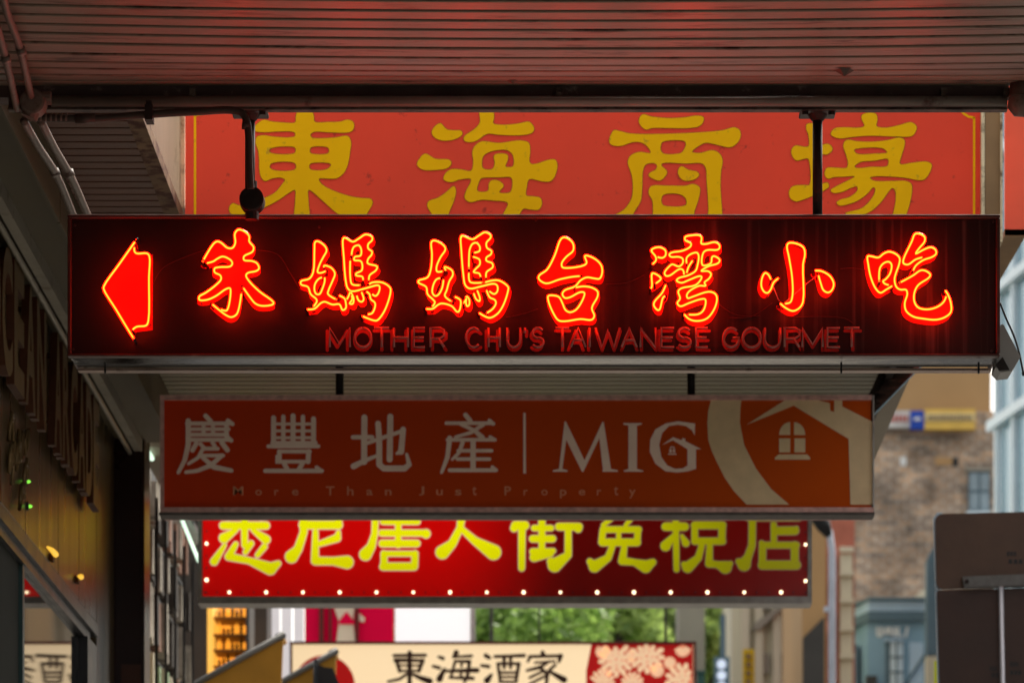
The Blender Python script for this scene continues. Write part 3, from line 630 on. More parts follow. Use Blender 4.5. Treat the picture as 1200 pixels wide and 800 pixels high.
# corner screws
for px, py in ((88, 264), (1164, 260), (86, 409), (1162, 411), (628, 258), (374, 266)):
    c0 = P(px, py, DN + .011); MB().tube([c0, c0 + Vector((0, -.003, 0))], .003, 8).build('screw', M_cab, ns)
TUBES = {}
arrow = dict(o=(70, 265), t=[[(600,105),(470,290),(345,470),(345,495),(440,650),(530,800),(580,880)],[(583,165),(583,195),(600,213),(680,213),(700,235),(697,400),(692,740),(675,775),(600,785),(567,810)]],
    f=[[(600,100),(330,500),(575,890),(592,815),(720,800),(722,215),(610,205)]], h=[])
zhu_a = [(315,280),(400,140),(430,120),(460,130),(510,170),(550,170),(572,130),(568,60),(595,28),(640,40),(680,80),(680,120),(715,165),(705,200),(640,235),(640,265),(700,272),(740,290),(757,330),(735,350),(670,365),(655,385),(680,430),(760,510),(870,595),(865,610),(780,622),(730,605),(690,560),(630,475)]
zhu_b = [(620,515),(600,640),(580,690),(540,710),(500,695),(440,650),(390,608)]
zhu_c = [(455,650),(500,660),(515,640),(535,520),(530,485),(500,490),(420,545),(350,575),(290,575),(290,550),(340,520),(420,460),(460,415),(455,385),(410,360),(410,330),(450,320),(530,315),(548,295),(540,270),(475,237),(430,255),(400,275),(345,290)]
zhu = dict(o=(190, 265), t=[zhu_a, zhu_b, zhu_c], f=[zhu_a + zhu_b + zhu_c], h=[])
F1=[(130,650),(190,645),(240,600),(270,590),(330,612),(385,610),(410,655),(435,640),(435,600),(425,565),(380,540)]
F2=[(180,630),(208,590),(205,570),(160,530),(140,475),(85,455),(85,430),(150,410),(180,360),(190,180),(195,125),(215,118),(270,155),(285,190),(260,240),(230,300),(215,360),(240,365),(280,350)]
F3=[(265,325),(265,308),(320,325),(350,370),(330,430),(300,500),(295,530),(365,575)]
F4=[(270,400),(270,430),(255,480),(230,530),(205,530),(190,500),(195,450),(225,410),(250,400)]
H1=[(615,455),(640,440),(720,440),(780,480),(785,510),(755,620),(720,690),(680,735),(650,735),(560,700)]
H2_=[(605,688),(640,680),(665,620),(660,595),(630,570),(620,530),(595,510)]
H3=[(640,530),(665,545),(685,530),(700,480),(690,462),(600,482),(480,508),(450,485),(435,430),(420,250),(415,95),(430,92),(490,122),(540,95),(590,65),(640,85),(640,110),(610,140),(610,175),(640,200),(635,225),(610,255),(605,290),(680,315),(670,345),(620,385),(615,425)]
H4=[(570,425),(565,395),(515,385),(515,370),(560,345),(560,285),(545,270),(500,265),(505,240),(550,230),(555,180),(535,150),(500,160),(485,190),(480,230)]
H5=[(470,255),(470,400),(485,455),(550,460)]
ma1 = dict(o=(340, 265), t=[F1,F2,F3,F4,H1,H2_,H3,H4,H5,[(470,510),(455,550),(440,575)],[(470,510),(495,560),(490,605),(465,605),(485,570),(480,540)],[(520,540),(535,580),(560,590),(575,570),(555,510)]],
    f=[F2+F3+F1[::-1], H1+H2_, H3, [(450,520),(500,560),(490,610),(440,580)],[(515,530),(560,520),(575,575),(550,590)]], h=[F4, H5+H4])
F1=[(125,645),(180,645),(220,615),(250,603),(330,625),(370,668),(385,665),(400,610),(395,575),(350,550)]
F2=[(175,632),(198,595),(185,575),(140,530),(130,475),(68,440),(70,425),(140,400),(165,340),(175,220),(170,125),(190,112),(260,145),(280,180),(240,245),(210,320),(215,355),(260,352)]
F3=[(285,350),(272,318),(330,345),(338,380),(310,430),(290,500),(275,545),(330,590)]
F4=[(265,415),(255,480),(225,535),(200,545),(178,520),(185,460),(210,415),(240,405)]
H1=[(585,440),(640,425),(700,425),(770,475),(770,500),(735,610),(690,680),(630,715),(590,705),(540,675)]
H2_=[(600,680),(650,645),(675,600),(665,575),(625,555),(600,495)]
H3=[(620,505),(660,530),(685,510),(685,465),(660,450),(560,470),(470,487),(435,460),(420,380),(405,200),(402,80),(415,75),(490,103),(540,75),(590,48),(635,75),(630,95),(600,130),(605,170),(640,195),(635,220),(600,245),(600,270),(645,290),(650,320),(600,360),(598,405)]
H4=[(555,400),(545,370),(500,358),(520,330),(548,300),(545,260),(490,238)]
H6=[(500,208),(545,195),(548,160),(520,130),(490,140),(470,180),(465,220),(463,335)]
H5=[(463,360),(465,420),(480,440),(575,440)]
ma2 = dict(o=(480, 265), t=[F1,F2,F3,F4,H1,H2_,H3,H4,H6,H5,[(420,605),(445,560),(440,545)],[(445,545),(465,570),(465,615),(450,625),(440,600),(445,560)],[(500,520),(520,570),(545,585),(550,565),(525,495)]],
    f=[F2+F3+F1[::-1], H1+H2_, H3, [(420,600),(445,540),(468,575),(455,628)],[(500,510),(530,495),(550,570),(535,590)]], h=[F4, H5+H4+H6])
TA=[(600,390),(540,395),(440,415),(330,447),(275,410),(280,385),(340,340),(400,230),(450,100),(480,88),(540,130),(545,190),(490,240),(455,290),(460,320),(500,327),(630,305),(650,285),(635,235),(650,230),(720,260),(765,310),(770,370),(750,410),(710,408),(650,400),(600,425)]
TB=[(560,470),(480,500),(460,530),(480,560),(520,555),(600,515),(632,520),(625,560),(570,650),(520,672),(485,655),(460,600),(435,555),(400,542),(350,545),(350,580),(390,680),(430,735),(480,742),(600,725),(690,730),(710,700),(690,640),(735,550),(735,510),(690,480),(620,470),(560,480)]
tai = dict(o=(590, 265), t=[TA + TB], f=[TA, TB], h=[])
W1=[(160,300),(190,270),(190,240),(155,190),(170,175),(220,165),(265,190),(265,230),(240,248),(200,240)]
W2=[(150,490),(160,470),(160,370),(175,368),(230,405),(225,420),(185,450)]
W3=[(270,455),(240,520),(180,590),(175,620),(205,655),(220,650),(245,560),(262,545)]
M1=[(405,380),(410,370),(400,340),(375,335),(300,385),(270,388),(258,365),(300,310),(320,298),(370,315),(400,290),(400,255),(370,240),(310,240),(295,225),(310,208),(400,192),(460,160),(465,135),(420,110),(420,85),(470,72),(530,72),(548,90),(545,135),(580,140),(650,125),(685,145),(688,170),(670,185),(590,187),(560,210),(555,305),(620,290),(630,240),(650,235),(690,265),(675,290),(610,310),(570,330),(545,350),(600,352),(622,375),(605,410),(570,440),(580,465),(530,465),(450,510),(432,540),(440,562),(480,550),(600,512),(650,525),(668,560),(650,640),(590,720),(510,740),(450,725),(410,685)]
M2=[(440,690),(520,688),(560,660),(580,600),(575,570),(540,570),(450,600),(380,625),(358,600),(380,565),(365,510),(390,485),(500,460),(540,420),(548,395),(530,390),(450,420),(390,442),(352,425),(370,405),(440,385),(500,350),(515,310),(525,230),(510,207),(460,220),(430,250),(432,295)]
wan = dict(o=(740, 265), t=[W1,W2,W3,M1,M2,[(480,265),(445,320),(430,370)]], f=[W1[2:], W2[1:], W3, M1+M2], h=[])
X1=[(360,600),(400,635),(460,662),(510,640),(540,590),(540,300),(555,220),(545,170),(500,140),(430,132),(415,155),(430,240),(455,400),(458,540),(440,595),(395,605)]
X2=[(290,420),(270,380),(245,365),(222,400),(215,470),(240,515),(265,520),(290,490),(310,440),(350,405)]
X3=[(630,348),(680,350),(750,390),(780,450),(765,500),(735,518),(700,500),(680,450),(660,380)]
xiao = dict(o=(860, 265), t=[X1,X2,X3], f=[X1,X2[:-1],X3], h=[], w=[[(295,440),(318,500),(360,600)],[(395,600),(520,490),(655,380)]])
K1=[(440,465),(390,495),(345,520),(310,490),(270,400),(250,300),(245,235),(270,235),(330,245),(370,215),(410,200),(460,215),(495,250),(490,300),(465,370),(455,420),(470,475),(500,495),(545,497),(555,530),(535,600),(545,660),(600,705),(680,722),(780,730),(850,710),(895,670),(895,600),(870,530),(850,500)]
K2=[(860,545),(840,590),(790,630),(710,650),(640,635),(610,590),(610,520),(640,460),(720,405),(735,380),(700,350),(660,345),(600,385),(490,445)]
K3=[(600,350),(620,310),(680,265),(750,240),(780,215),(775,185),(740,165),(690,180),(620,215),(650,170),(690,120),(690,85),(650,60),(615,62),(590,120),(525,260),(525,290),(560,300),(620,260),(675,243)]
K4=[(335,435),(340,330),(370,290),(410,278),(432,300),(420,370),(385,415),(365,430),(380,450),(412,460)]
chi = dict(o=(980, 265), t=[K1,K2,K3,K4], f=[K1[:16], K1[16:]+K2, K3], h=[K4])
PROUD = .050
PDX = [.5, 0, 1.6, 1.8, .6, .5, -2.6, -2.4]
for nm, g in (('arrow', arrow), ('c', zhu), ('c', ma1), ('c', ma2), ('c', tai), ('c', wan), ('c', xiao), ('c', chi)):
    ox, oy = g['o']; Dt = DN + .012 - PROUD
    shape('painted_arrow' if nm == 'arrow' else 'painted_character', ox + PDX.pop(0), oy + (4.6 if nm == 'c' else 1.5), .15, DN + .0108, M_backpaint, ns, polys=g['f'], holes=g['h'],
          grow=2.0 if nm == 'c' else 0.5, thick=.0006, res=.7, smooth=(nm == 'c'))
    mb = MB()
    for ln in g['t']:
        q = cr(ln, False, 4); pts = [P(ox + a[0] * .15, oy + a[1] * .15, Dt) for a in q]
        mb.tube(pts, .0032, 12)
        for e, e2 in ((pts[0], pts[1]), (pts[-1], pts[-2])):
            MB().tube([e2, e, e + (e - e2).normalized() * .003 + Vector((0, .004, 0)), e + Vector((0, PROUD - .003, 0))], .0036, 7).build('electrode_post', M_black, ns, smooth=True)
        if len(pts) > 36:
            for e in (pts[len(pts) // 3], pts[2 * len(pts) // 3]): MB().tube([e + Vector((0, .002, 0)), e + Vector((0, PROUD - .003, 0))], .0016, 6).build('glass_standoff', M_unlit, ns, smooth=True)
    mb.build('neon_tube', M_neon, ns, smooth=True)
    for wl in g.get('w', []):
        MB().tube([P(ox + a[0] * .15, oy + a[1] * .15, Dt + .004) for a in cr(wl, False, 4)], .0011, 6).build('lead_wire', mat('glassy_lead', (.7, .3, .25), .3), ns, smooth=True)
# slack high voltage cables across the face
for q in ([(181, 330), (190, 315), (215, 302), (240, 293)], [(300, 293), (325, 298), (340, 320), (352, 340)], [(592, 372), (612, 368), (630, 362)], [(710, 333), (735, 331), (755, 322)], [(855, 372), (880, 371), (905, 355)], [(985, 315), (1000, 314), (1018, 318)], [(830, 345), (860, 368), (890, 370)], [(925, 372), (990, 373), (1003, 382)]):
    MB().tube([P(x, y, DN + .0085) for x, y in cr(q, False, 6)], .0008, 6).build('cable', M_wire, ns, smooth=True)
# unlit english tube lettering
LET = {'M': [[(0,1),(0,0),(.5,.85),(1,0),(1,1)]], 'T': [[(0,0),(1,0)],[(.5,0),(.5,1)]], 'H': [[(0,0),(0,1)],[(1,0),(1,1)],[(0,.5),(1,.5)]], 'E': [[(1,0),(0,0),(0,1),(1,1)],[(0,.5),(.9,.5)]],
 'R': [[(0,1),(0,0),(.7,0),(1,.12),(1,.4),(.7,.55),(0,.55)],[(.6,.55),(1,1)]], 'I': [[(.5,0),(.5,1)]], 'A': [[(0,1),(.5,0),(1,1)],[(.2,.62),(.8,.62)]], 'N': [[(0,1),(0,0),(1,1),(1,0)]], 'W': [[(0,0),(.25,1),(.5,.1),(.75,1),(1,0)]],
 "'": [[(.5,0),(.4,.28)]]}
def arc(cx, cy, rx, ry, a0, a1, n=14): return [(cx + rx * math.cos(R(a0 + (a1 - a0) * i / n)), cy + ry * math.sin(R(a0 + (a1 - a0) * i / n))) for i in range(n + 1)]
LET['O'] = [arc(.5, .5, .5, .5, -90, 268, 20)]; LET['C'] = [arc(.5, .5, .5, .5, -45, -315)]; LET['G'] = [arc(.5, .5, .5, .5, -45, -360) + [(.6, .52)]]
LET['U'] = [[(0, 0), (0, .6)] + arc(.5, .6, .5, .4, 180, 0) + [(1, 0)]]; LET['S'] = [arc(.5, .26, .42, .26, -30, -270, 9) + arc(.5, .75, .45, .25, -90, 150, 9)]
def at(o_, a, b): return (o_ + a * .2, o_ + b * .2)
spec = [('M', 370, 82, 200), ('O', 370, 228, 325), ('T', 370, 342, 430), ('H', 370, 458, 540), ('E', 370, 575, 640), ('R', 370, 672, 752), ('C', 370, 880, 968), ('H', 370, 1012, 1078), ('U', 590, 22, 98), ("'", 590, 118, 134), ('S', 590, 165, 238),
        ('T', 590, 305, 385), ('A', 590, 395, 482), ('I', 590, 490, 520), ('W', 590, 540, 682), ('A', 590, 692, 782), ('N', 590, 803, 890), ('E', 590, 925, 1000), ('S', 590, 1018, 1102), ('E', 590, 1128, 1197),
        ('G', 800, 238, 330), ('O', 800, 352, 458), ('U', 800, 482, 572), ('R', 800, 597, 685), ('M', 800, 702, 820), ('E', 800, 848, 922), ('T', 800, 945, 1035)]
for ch, o_, a, b in spec:
    x0, x1 = o_ + a * .2, o_ + b * .2; y0, y1 = 384.0, 406.5
    mb = MB()
    for ln in LET[ch]: mb.tube([P(x0 + u * (x1 - x0), y0 + v * (y1 - y0), DN - .012) for u, v in ln], .0030, 8)
    mb.build('unlit_letter', M_unlit, ns, smooth=True)
    ddx = random.uniform(-3.2, 2.4)
    shape('letter_back_paint', ddx, 2.6, 1, DN + .0108, M_backletter, ns, strokes=[[(x0 + u * (x1 - x0), y0 + v * (y1 - y0) + 1.2, 1.9) for u, v in ln] for ln in LET[ch]], thick=.0006, res=.6)
# hanging rods and flanges
for px in (293, 958):
    c0 = P(px, 131, DN + .03)
    zt = P(0, 128, DN).z; o = MB().tube([(c0.x, DN + .03, ZT + .001), (c0.x, DN + .03, zt)], .0115 if px == 958 else .012, 14); rod = o.build('hanging_rod', M_darksteel, ns, smooth=True)
    bevel(box('flange', (c0.x - .042, DN - .01, zt - .006), (c0.x + .042, DN + .07, zt + .003), M_darksteel, ns), .002, 1)
    MB().tube([(c0.x, DN + .03, zt - .02), (c0.x, DN + .03, zt - .006)], [.014, .024], 14).build('flange_collar', M_darksteel, ns)
    for dx in (-.031, .031): MB().tube([(c0.x + dx, DN + .0, zt - .014), (c0.x + dx, DN + .0, zt - .006)], .008, 6).build('bolt', M_darksteel, ns)
c0 = P(295, 234, 9.94)
MB().tube([c0 + Vector((0, -.012, 0)), c0 + Vector((0, -.010, 0)), c0 + Vector((0, .03, 0))], [.024, .0285, .0295], 24).build('conduit_box', mat('black_cast_box', (.020, .016, .015), .4, .2, .3, 30, .4, 80), ns)
MB().tube([c0 + Vector((0, .01, .025)), c0 + Vector((0, .01, .045))], .012, 12).build('box_port', M_darksteel, ns)
MB().tube([c0 + Vector((0, .01, -.025)), c0 + Vector((0, .01, -.045))], .016, 12).build('box_port', M_darksteel, ns)
# grey control box and cable at right end
t = thing('control_box', 'small grey box fixed behind the right end of the neon sign', 'box', P(1180, 415, 10.1))
V = [P(1167, 430, 10.06), P(1173, 436, 10.06), P(1186, 434.5, 10.06), P(1196, 418, 10.06), P(1176, 380, 10.06), P(1173, 380, 10.06)]
MB().prism(V, (0, .1, 0)).build('body', mat('pale_grey_box', (.33, .33, .32), .4, .2, .1, 6), t)
V = [P(1167, 427, 10.05), P(1171, 434, 10.05), P(1183, 433, 10.05), P(1175, 418, 10.05)]
MB().prism(V, (0, .008, 0)).build('cover', M_darksteel, t)
t = thing('black_cable', 'black cable drooping past the right end of the neon sign', 'cable', P(1190, 400, 10.2))
MB().tube([P(x, y, 10.2) for x, y in cr([(1172, 355), (1180, 375), (1188, 393), (1194, 412), (1199, 436)], False, 6)], .0025, 8).build('sheath', M_black, t, smooth=True)
MB().tube([P(1199, 436, 10.2), P(1200, 440, 10.2)], .004, 8).build('plug', M_black, t)

# ================================================================== MIG sign
DM = 14.4
def migpanel():
    m = bpy.data.materials.new('dark_red_to_orange_panel'); m.use_nodes = True; n = m.node_tree.nodes; l = m.node_tree.links; b = n['Principled BSDF']
    tc = n.new('ShaderNodeTexCoord'); sx = n.new('ShaderNodeSeparateXYZ'); l.new(tc.outputs['Object'], sx.inputs[0])
    mr = n.new('ShaderNodeMapRange'); mr.inputs['From Min'].default_value = -1.3; mr.inputs['From Max'].default_value = .9; l.new(sx.outputs[0], mr.inputs[0])
    mx = n.new('ShaderNodeMixRGB'); mx.inputs[1].default_value = (.60, .050, .010, 1); mx.inputs[2].default_value = (.52, .080, .006, 1); l.new(mr.outputs[0], mx.inputs[0])  # dark red at the left, turning orange towards the right
    l.new(mx.outputs[0], b.inputs['Base Color']); b.inputs['Roughness'].default_value = .8; b.inputs['Specular IOR Level'].default_value = .08
    return m
mg = thing('property_sign', 'dark red agency sign with pale Chinese characters, MIG and a house logo', 'sign', P(605, 600, DM))
pbox('panel', 190, 466, 1021, 597, DM + .012, .15, migpanel(), mg, loc=(0, DM, 4))
pbox('frame_rail', 187.5, 462.5, 1022, 468.2, DM, .18, M_pinkframe, mg)
pbox('frame_rail', 187.5, 594, 1024, 599.5, DM, .18, M_pinkframe, mg)
pbox('frame_rail', 187.5, 468.4, 192, 593.8, DM, .18, M_pinkframe, mg)
pbox('bottom_channel', 186.5, 599.7, 1025, 603.2, DM + .006, .10, mat('dull_grey_channel', (.11, .10, .095), .7, .1, .3, 30, .5, 90), mg)
pbox('side_lip', 1022.6, 463, 1024.5, 599.5, DM + .001, .18, M_galv, mg)
DP = DM + .010
def st(l, r): return [(x, y, r) for x, y in l]
qing = [st([(305,160),(335,192)],10), st([(195,205),(455,205)],8), st([(435,188),(462,208)],9), [(203,190,12),(203,330,12),(182,420,10),(145,492,7)], st([(205,238),(440,238)],7), st([(205,270),(430,270)],8), st([(200,300),(450,300)],8), st([(425,278),(455,304)],9), st([(293,205),(293,270)],8), st([(348,205),(348,270)],8), st([(427,205),(427,262)],10),
        st([(250,322),(228,362)],10), st([(275,325),(300,352),(375,352)],8), st([(345,318),(358,335)],8), st([(400,318),(432,360)],11), [(290,352,8),(260,405,7),(205,440,6)], st([(270,392),(408,392)],7), [(400,392,9),(335,450,10),(255,482,8),(190,490,7)], [(285,402,8),(355,460,12),(455,480,9)]]
feng = [st([(703,172),(703,320)],11), st([(760,165),(760,318)],9), st([(817,160),(817,318)],11), st([(875,165),(875,318)],9), st([(937,178),(937,320)],11)] + [st([(703,y),(937,y)],5) for y in (208, 248, 288)] + [st([(695,318),(950,318)],7), st([(672,338),(965,338)],8), st([(735,368),(915,368)],8), st([(737,368),(737,428)],10), st([(908,368),(905,428)],11), st([(737,428),(905,428)],7), st([(765,440),(785,475)],10), st([(872,440),(850,475)],10), st([(655,482),(985,482)],9), st([(955,462),(980,480)],8), st([(720,395),(720,435)],3)]
di = [st([(68,285),(180,285)],9), st([(135,170),(133,430)],14), [(72,455,14),(140,420,10),(205,395,6)], [(215,205,13),(222,300,14),(222,445,14),(250,468,14),(370,468,14),(398,445,11),(383,385,5)], st([(155,318),(365,246)],8), [(362,240,13),(350,370,14),(325,380,5)], st([(287,165),(283,415)],14)]
chan = [st([(728,155),(755,188)],10), st([(615,203),(885,203)],7), st([(868,188),(890,206)],8), [(830,212,8),(760,258,7),(668,284,5)], [(700,210,6),(780,245,8),(825,286,12)], st([(622,300),(900,300)],7), st([(872,284),(898,300)],7), [(635,290,11),(622,400,10),(588,490,6)], [(710,318,9),(690,375,7),(650,415,5)], st([(685,364),(880,364)],7), st([(772,312),(772,472)],12), st([(680,413),(868,413)],7), st([(635,478),(905,478)],8), st([(885,460),(908,478)],7)]
for g, ox in ((qing, 180), (feng, 180), (di, 400), (chan, 400)):
    shape('printed_character', ox, 455, .2, DP, M_print, mg, strokes=g, res=.35, grow=.7)
shape('divider_bar', 400, 455, .2, DP, M_print, mg, polys=[[(1066,143),(1080,143),(1082,497),(1066,497)]], smooth=False, direct=True)
shape('letter', 610, 455, .2, DP, M_print, mg, polys=[[(190,487),(190,478),(225,470),(258,195),(265,192),(375,420),(480,195),(487,195),(530,470),(570,478),(570,487),(480,487),(480,478),(482,470),(462,290),(368,487),(360,487),(268,300),(245,470),(275,478),(275,487)]], smooth=False, direct=True)
shape('letter', 610, 455, .2, DP, M_print, mg, polys=[[(602,202),(710,202),(710,210),(682,217),(682,470),(718,480),(718,487),(605,487),(605,480),(632,470),(632,217),(602,210)]], smooth=False, direct=True)
shape('letter', 610, 455, .2, DP, M_print, mg, polys=[[(1020,275),(1005,245),(970,220),(920,212),(870,220),(830,260),(812,330),(825,400),(860,450),(905,470),(950,468),(978,450),(978,355),(893,303),(830,330),(893,285),(945,303),(948,290),(964,293),(966,308),(1058,355),(1028,355),(1028,470),(980,485),(920,492),(850,485),(790,440),(757,370),(760,300),(790,240),(850,205),(920,192),(1022,205)]], smooth=False, direct=True)
shape('letter_window', 610, 455, .2, DP, M_print, mg, polys=[[(872,350),(886,335),(886,350)],[(892,335),(906,350),(892,350)],[(872,355),(886,355),(886,374),(872,374)],[(892,355),(906,355),(906,374),(892,374)],[(866,380),(912,380),(914,387),(864,387)]], smooth=False, direct=True)
for ch, px in zip('MoreThanJustProperty', (279, 303, 324, 346, 387, 410.5, 433, 455, 494, 515, 537, 556, 595, 616, 638, 660, 682, 702, 722, 741)):
    hgt = 569.5 if ch in 'MThJPtd' else 573.5; wd = {'M': 6, 'T': 5, 'J': 3.2, 'r': 2.5, 't': 2.5}.get(ch, 3.8)
    low = 583.5 if ch in 'py' else 580
    fit_text('tagline_letter', ch, px - wd, hgt, px + wd, low, DP + .001, M_faint, mg, .012, .001)
shape('logo_ring', 800, 455, .2, DP, M_logo, mg, polys=[[(168,60),(150,130),(145,200),(150,300),(168,360),(200,430),(245,520),(300,600),(375,680),(625,680),(520,590),(430,470),(360,330),(335,200),(338,120),(345,60)]], smooth=False, direct=True)
shape('logo_house', 800, 455, .2, DP, M_logo, mg, polys=[[(375,212),(610,62),(760,62),(862,85),(865,130),(888,137),(888,62),(935,62),(935,105),(1112,195),(1112,680),(983,680),(972,295),(650,100)]], smooth=False, direct=True)
archL = [(630, 272), (565, 272)] + [(630 - 65 * math.cos(R(a)), 272 - 75 * math.sin(R(a))) for a in range(0, 91, 15)]
archR = [(653, 272), (718, 272)] + [(653 + 65 * math.cos(R(a)), 272 - 75 * math.sin(R(a))) for a in range(0, 91, 15)]
for q in (archL, archR, [(565,292),(630,292),(630,374),(565,374)], [(655,292),(718,292),(718,374),(655,374)], [(562,386),(730,386),(747,405),(747,416),(540,416),(540,405)]):
    shape('logo_window_pane', 800, 455, .2, DP, M_logo, mg, polys=[q], smooth=False, direct=True)
for px in (398, 810):
    c0 = P(px, 462, DM + .08); zt = EYE + H2 - .002
    MB().tube([(c0.x, DM + .08, P(0, 463, DM).z), (c0.x, DM + .08, zt)], .014, 12).build('hanging_rod', M_darksteel, mg, smooth=True)
    box('foot_plate', (c0.x - .04, DM + .05, P(0, 462, DM).z), (c0.x + .04, DM + .11, P(0, 459.5, DM).z), M_darksteel, mg)
    box('top_plate', (c0.x - .04, DM + .05, zt - .012), (c0.x + .04, DM + .11, zt - .002), M_darksteel, mg)

# ================================================================== duty free sign
DF = 16.8
df = thing('duty_free_sign', 'red backlit sign with yellow Chinese characters ringed by round bulbs', 'sign', P(590, 700, DF))
M_redlit = backlit_mat('red_backlit_face', (.75, .0, .0), .12, 1.0, -.5, .10, .27, (.16, .001, .001))
M_yellit = backlit_mat('yellow_backlit_film', (.85, .82, .0), .22, 1.0, -.4, .9, .36, (.25, .23, .002))
M_outlit = backlit_mat('pink_backlit_outline', (.85, .5, .38), .12, .9, -.75, .5, .34, (.3, .16, .10))
lz = P(0, 645, DF).z
pbox('face', 238, 585, 946, 698, DF + .012, .1, M_redlit, df, loc=(0, DF, lz))
pbox('frame_rail', 232, 698.3, 951.5, 706.5, DF, .14, M_galv, df)
pbox('frame_rail', 232, 585, 236.8, 698, DF, .14, M_galv, df)
pbox('frame_rail', 946.6, 585, 951.5, 698, DF, .14, M_galv, df)
pbox('frame_rail', 232, 579, 951.5, 584.7, DF, .14, M_galv, df)
DG = DF + .010
xi = [[(340,50,24),(340,290,20)], st([(190,152),(490,152)],26), [(280,185,14),(195,240,34)], [(400,185,14),(490,250,30)], [(225,85,28)], [(455,85,28)], st([(200,50),(480,50)],18), [(200,290,12),(125,405,26)], [(278,282,16),(228,370,26),(370,398,22),(520,455,42),(575,420,20)], [(385,278,20),(345,340,16)], [(480,300,20),(430,360,16)]]
ni = [st([(750,45),(1005,45)],24), st([(750,148),(1000,148)],28), st([(1000,45),(1000,150)],24), [(755,50,26),(755,200,24),(715,320,28),(670,370,44)], [(838,195,18),(835,400,26)], [(1000,200,14),(990,240,26),(870,280,18)], [(838,400,28),(960,402,26),(1060,410,44)]]
tang = [st([(340,60),(340,290)],20), [(180,60,22),(175,210,20),(150,300,28),(110,355,42)], st([(235,125),(475,125)],20), st([(225,205),(540,205)],22), [(535,210,30)], st([(228,278),(470,278)],24), st([(240,350),(460,350)],18), st([(235,440),(450,440)],26), st([(240,350),(240,440)],22), st([(458,350),(455,440)],22), st([(200,60),(500,60)],16)]
ren = [[(790,50,28),(775,170,22),(720,280,28),(650,340,46)], [(790,180,18),(880,260,26),(1010,340,52)]]
jie = [st([(85,152),(150,152)],30), [(75,170,26)], [(130,170,24),(128,450,22)], [(120,60,22)], st([(200,95),(350,95)],12), st([(215,170),(335,170)],20), st([(205,245),(345,245)],24), [(205,335,22),(350,330,18)], [(215,375,30),(330,350,22)], [(270,80,24),(270,360,20)], st([(385,95),(510,95)],12), st([(390,160),(530,160)],26), [(525,175,26)], [(455,170,22),(455,360,24),(360,430,48)], [(335,405,28)]]
mian = [[(800,70,20),(700,150,14)], [(920,75,18),(860,150,14)], st([(705,180),(950,180)],22), st([(695,270),(940,270)],26), st([(700,180),(690,270)],22), st([(810,180),(810,270)],16), st([(945,180),(940,270)],22), [(765,300,20),(735,380,24),(640,440,40),(608,405,22)], [(850,300,20),(835,400,28),(920,410,22),(1000,440,44),(1050,410,24)]]
shui = [[(190,60,22),(197,460,20)], st([(120,160),(255,160)],28), [(135,90,24),(180,85,20)], [(175,225,16),(120,295,36)], [(235,225,12),(262,275,26)], st([(325,150),(520,150)],26), st([(325,262),(520,262)],24), st([(325,150),(325,262)],22), st([(518,150),(515,262)],24), [(335,85,28)], [(500,85,28)], [(375,290,20),(350,380,24),(275,445,38),(250,425,20)], [(430,290,20),(425,420,26),(480,425,22),(540,445,44),(575,420,18)]]
dian = [st([(700,95),(1055,95)],24), [(730,95,24),(728,290,24),(700,370,26),(672,425,46),(635,405,22)], [(880,145,20),(882,280,20)], st([(890,190),(1030,188)],28), [(1040,170,14)], st([(800,290),(1040,290)],22), st([(800,430),(1040,430)],30), st([(802,290),(800,430)],24), st([(1028,290),(1028,430)],26), [(795,275,18)], [(880,50,20),(880,90,20)]]
for g, ox in ((xi, 230), (ni, 230), (tang, 410), (ren, 410), (jie, 590), (mian, 590), (shui, 760), (dian, 760)):
    for nm, mm, gr, dd in (('character_outline', M_outlit, 1.15, DG), ('lit_character', M_yellit, 0, DG - .003)):
        o = shape(nm, ox, 590, 1 / 6, dd, mm, df, strokes=g, grow=gr, res=.45, thick=.0008)
        sh_ = wloc(df) - Vector((0, DF, lz)); o.data.transform(Matrix.Translation(sh_)); o.location = -sh_
bm = bmesh.new(); bmesh.ops.create_uvsphere(bm, u_segments=10, v_segments=7, radius=.0072); bon = bpy.data.meshes.new('bulb'); bm.to_mesh(bon); bm.free(); bon.materials.append(M_bulb_on)
boff = bon.copy(); boff.materials.clear(); boff.materials.append(M_bulb_off)
for me in (bon, boff):
    for p in me.polygons: p.use_smooth = True
def bulb(px, py, on):
    o = bpy.data.objects.new('bulb', bon if on else boff); C.objects.link(o); o.parent = df; o.location = P(px, py, DF + .004) - wloc(df)
    o.scale = (.55,) * 3 if not on else (random.uniform(.82, 1.12),) * 3
    o['label'] = 'lit round bulb' if on else 'unlit bulb'
k = 0; x = 268.8 - 43.1
while x < 945:
    for j in range(3):
        xx = x + j * 14.37
        if 240 < xx < 943: bulb(xx, 693.5, j == 0)
    x += 43.1
for yy, on in ((607, 0), (622, 0), (636.5, 1), (651, 0), (665, 0), (679, 1)): bulb(242, yy, on); bulb(944, yy + 1.2, on)
bulb(242, 693.5, 0); bulb(944, 694, 0)
for px in (300, 890):
    c0 = P(px, 585, DF + .06); MB().tube([(c0.x, DF + .06, P(0, 579, DF).z), (c0.x, DF + .06, EYE + H2)], .014, 10).build('hanging_rod', M_darksteel, df)

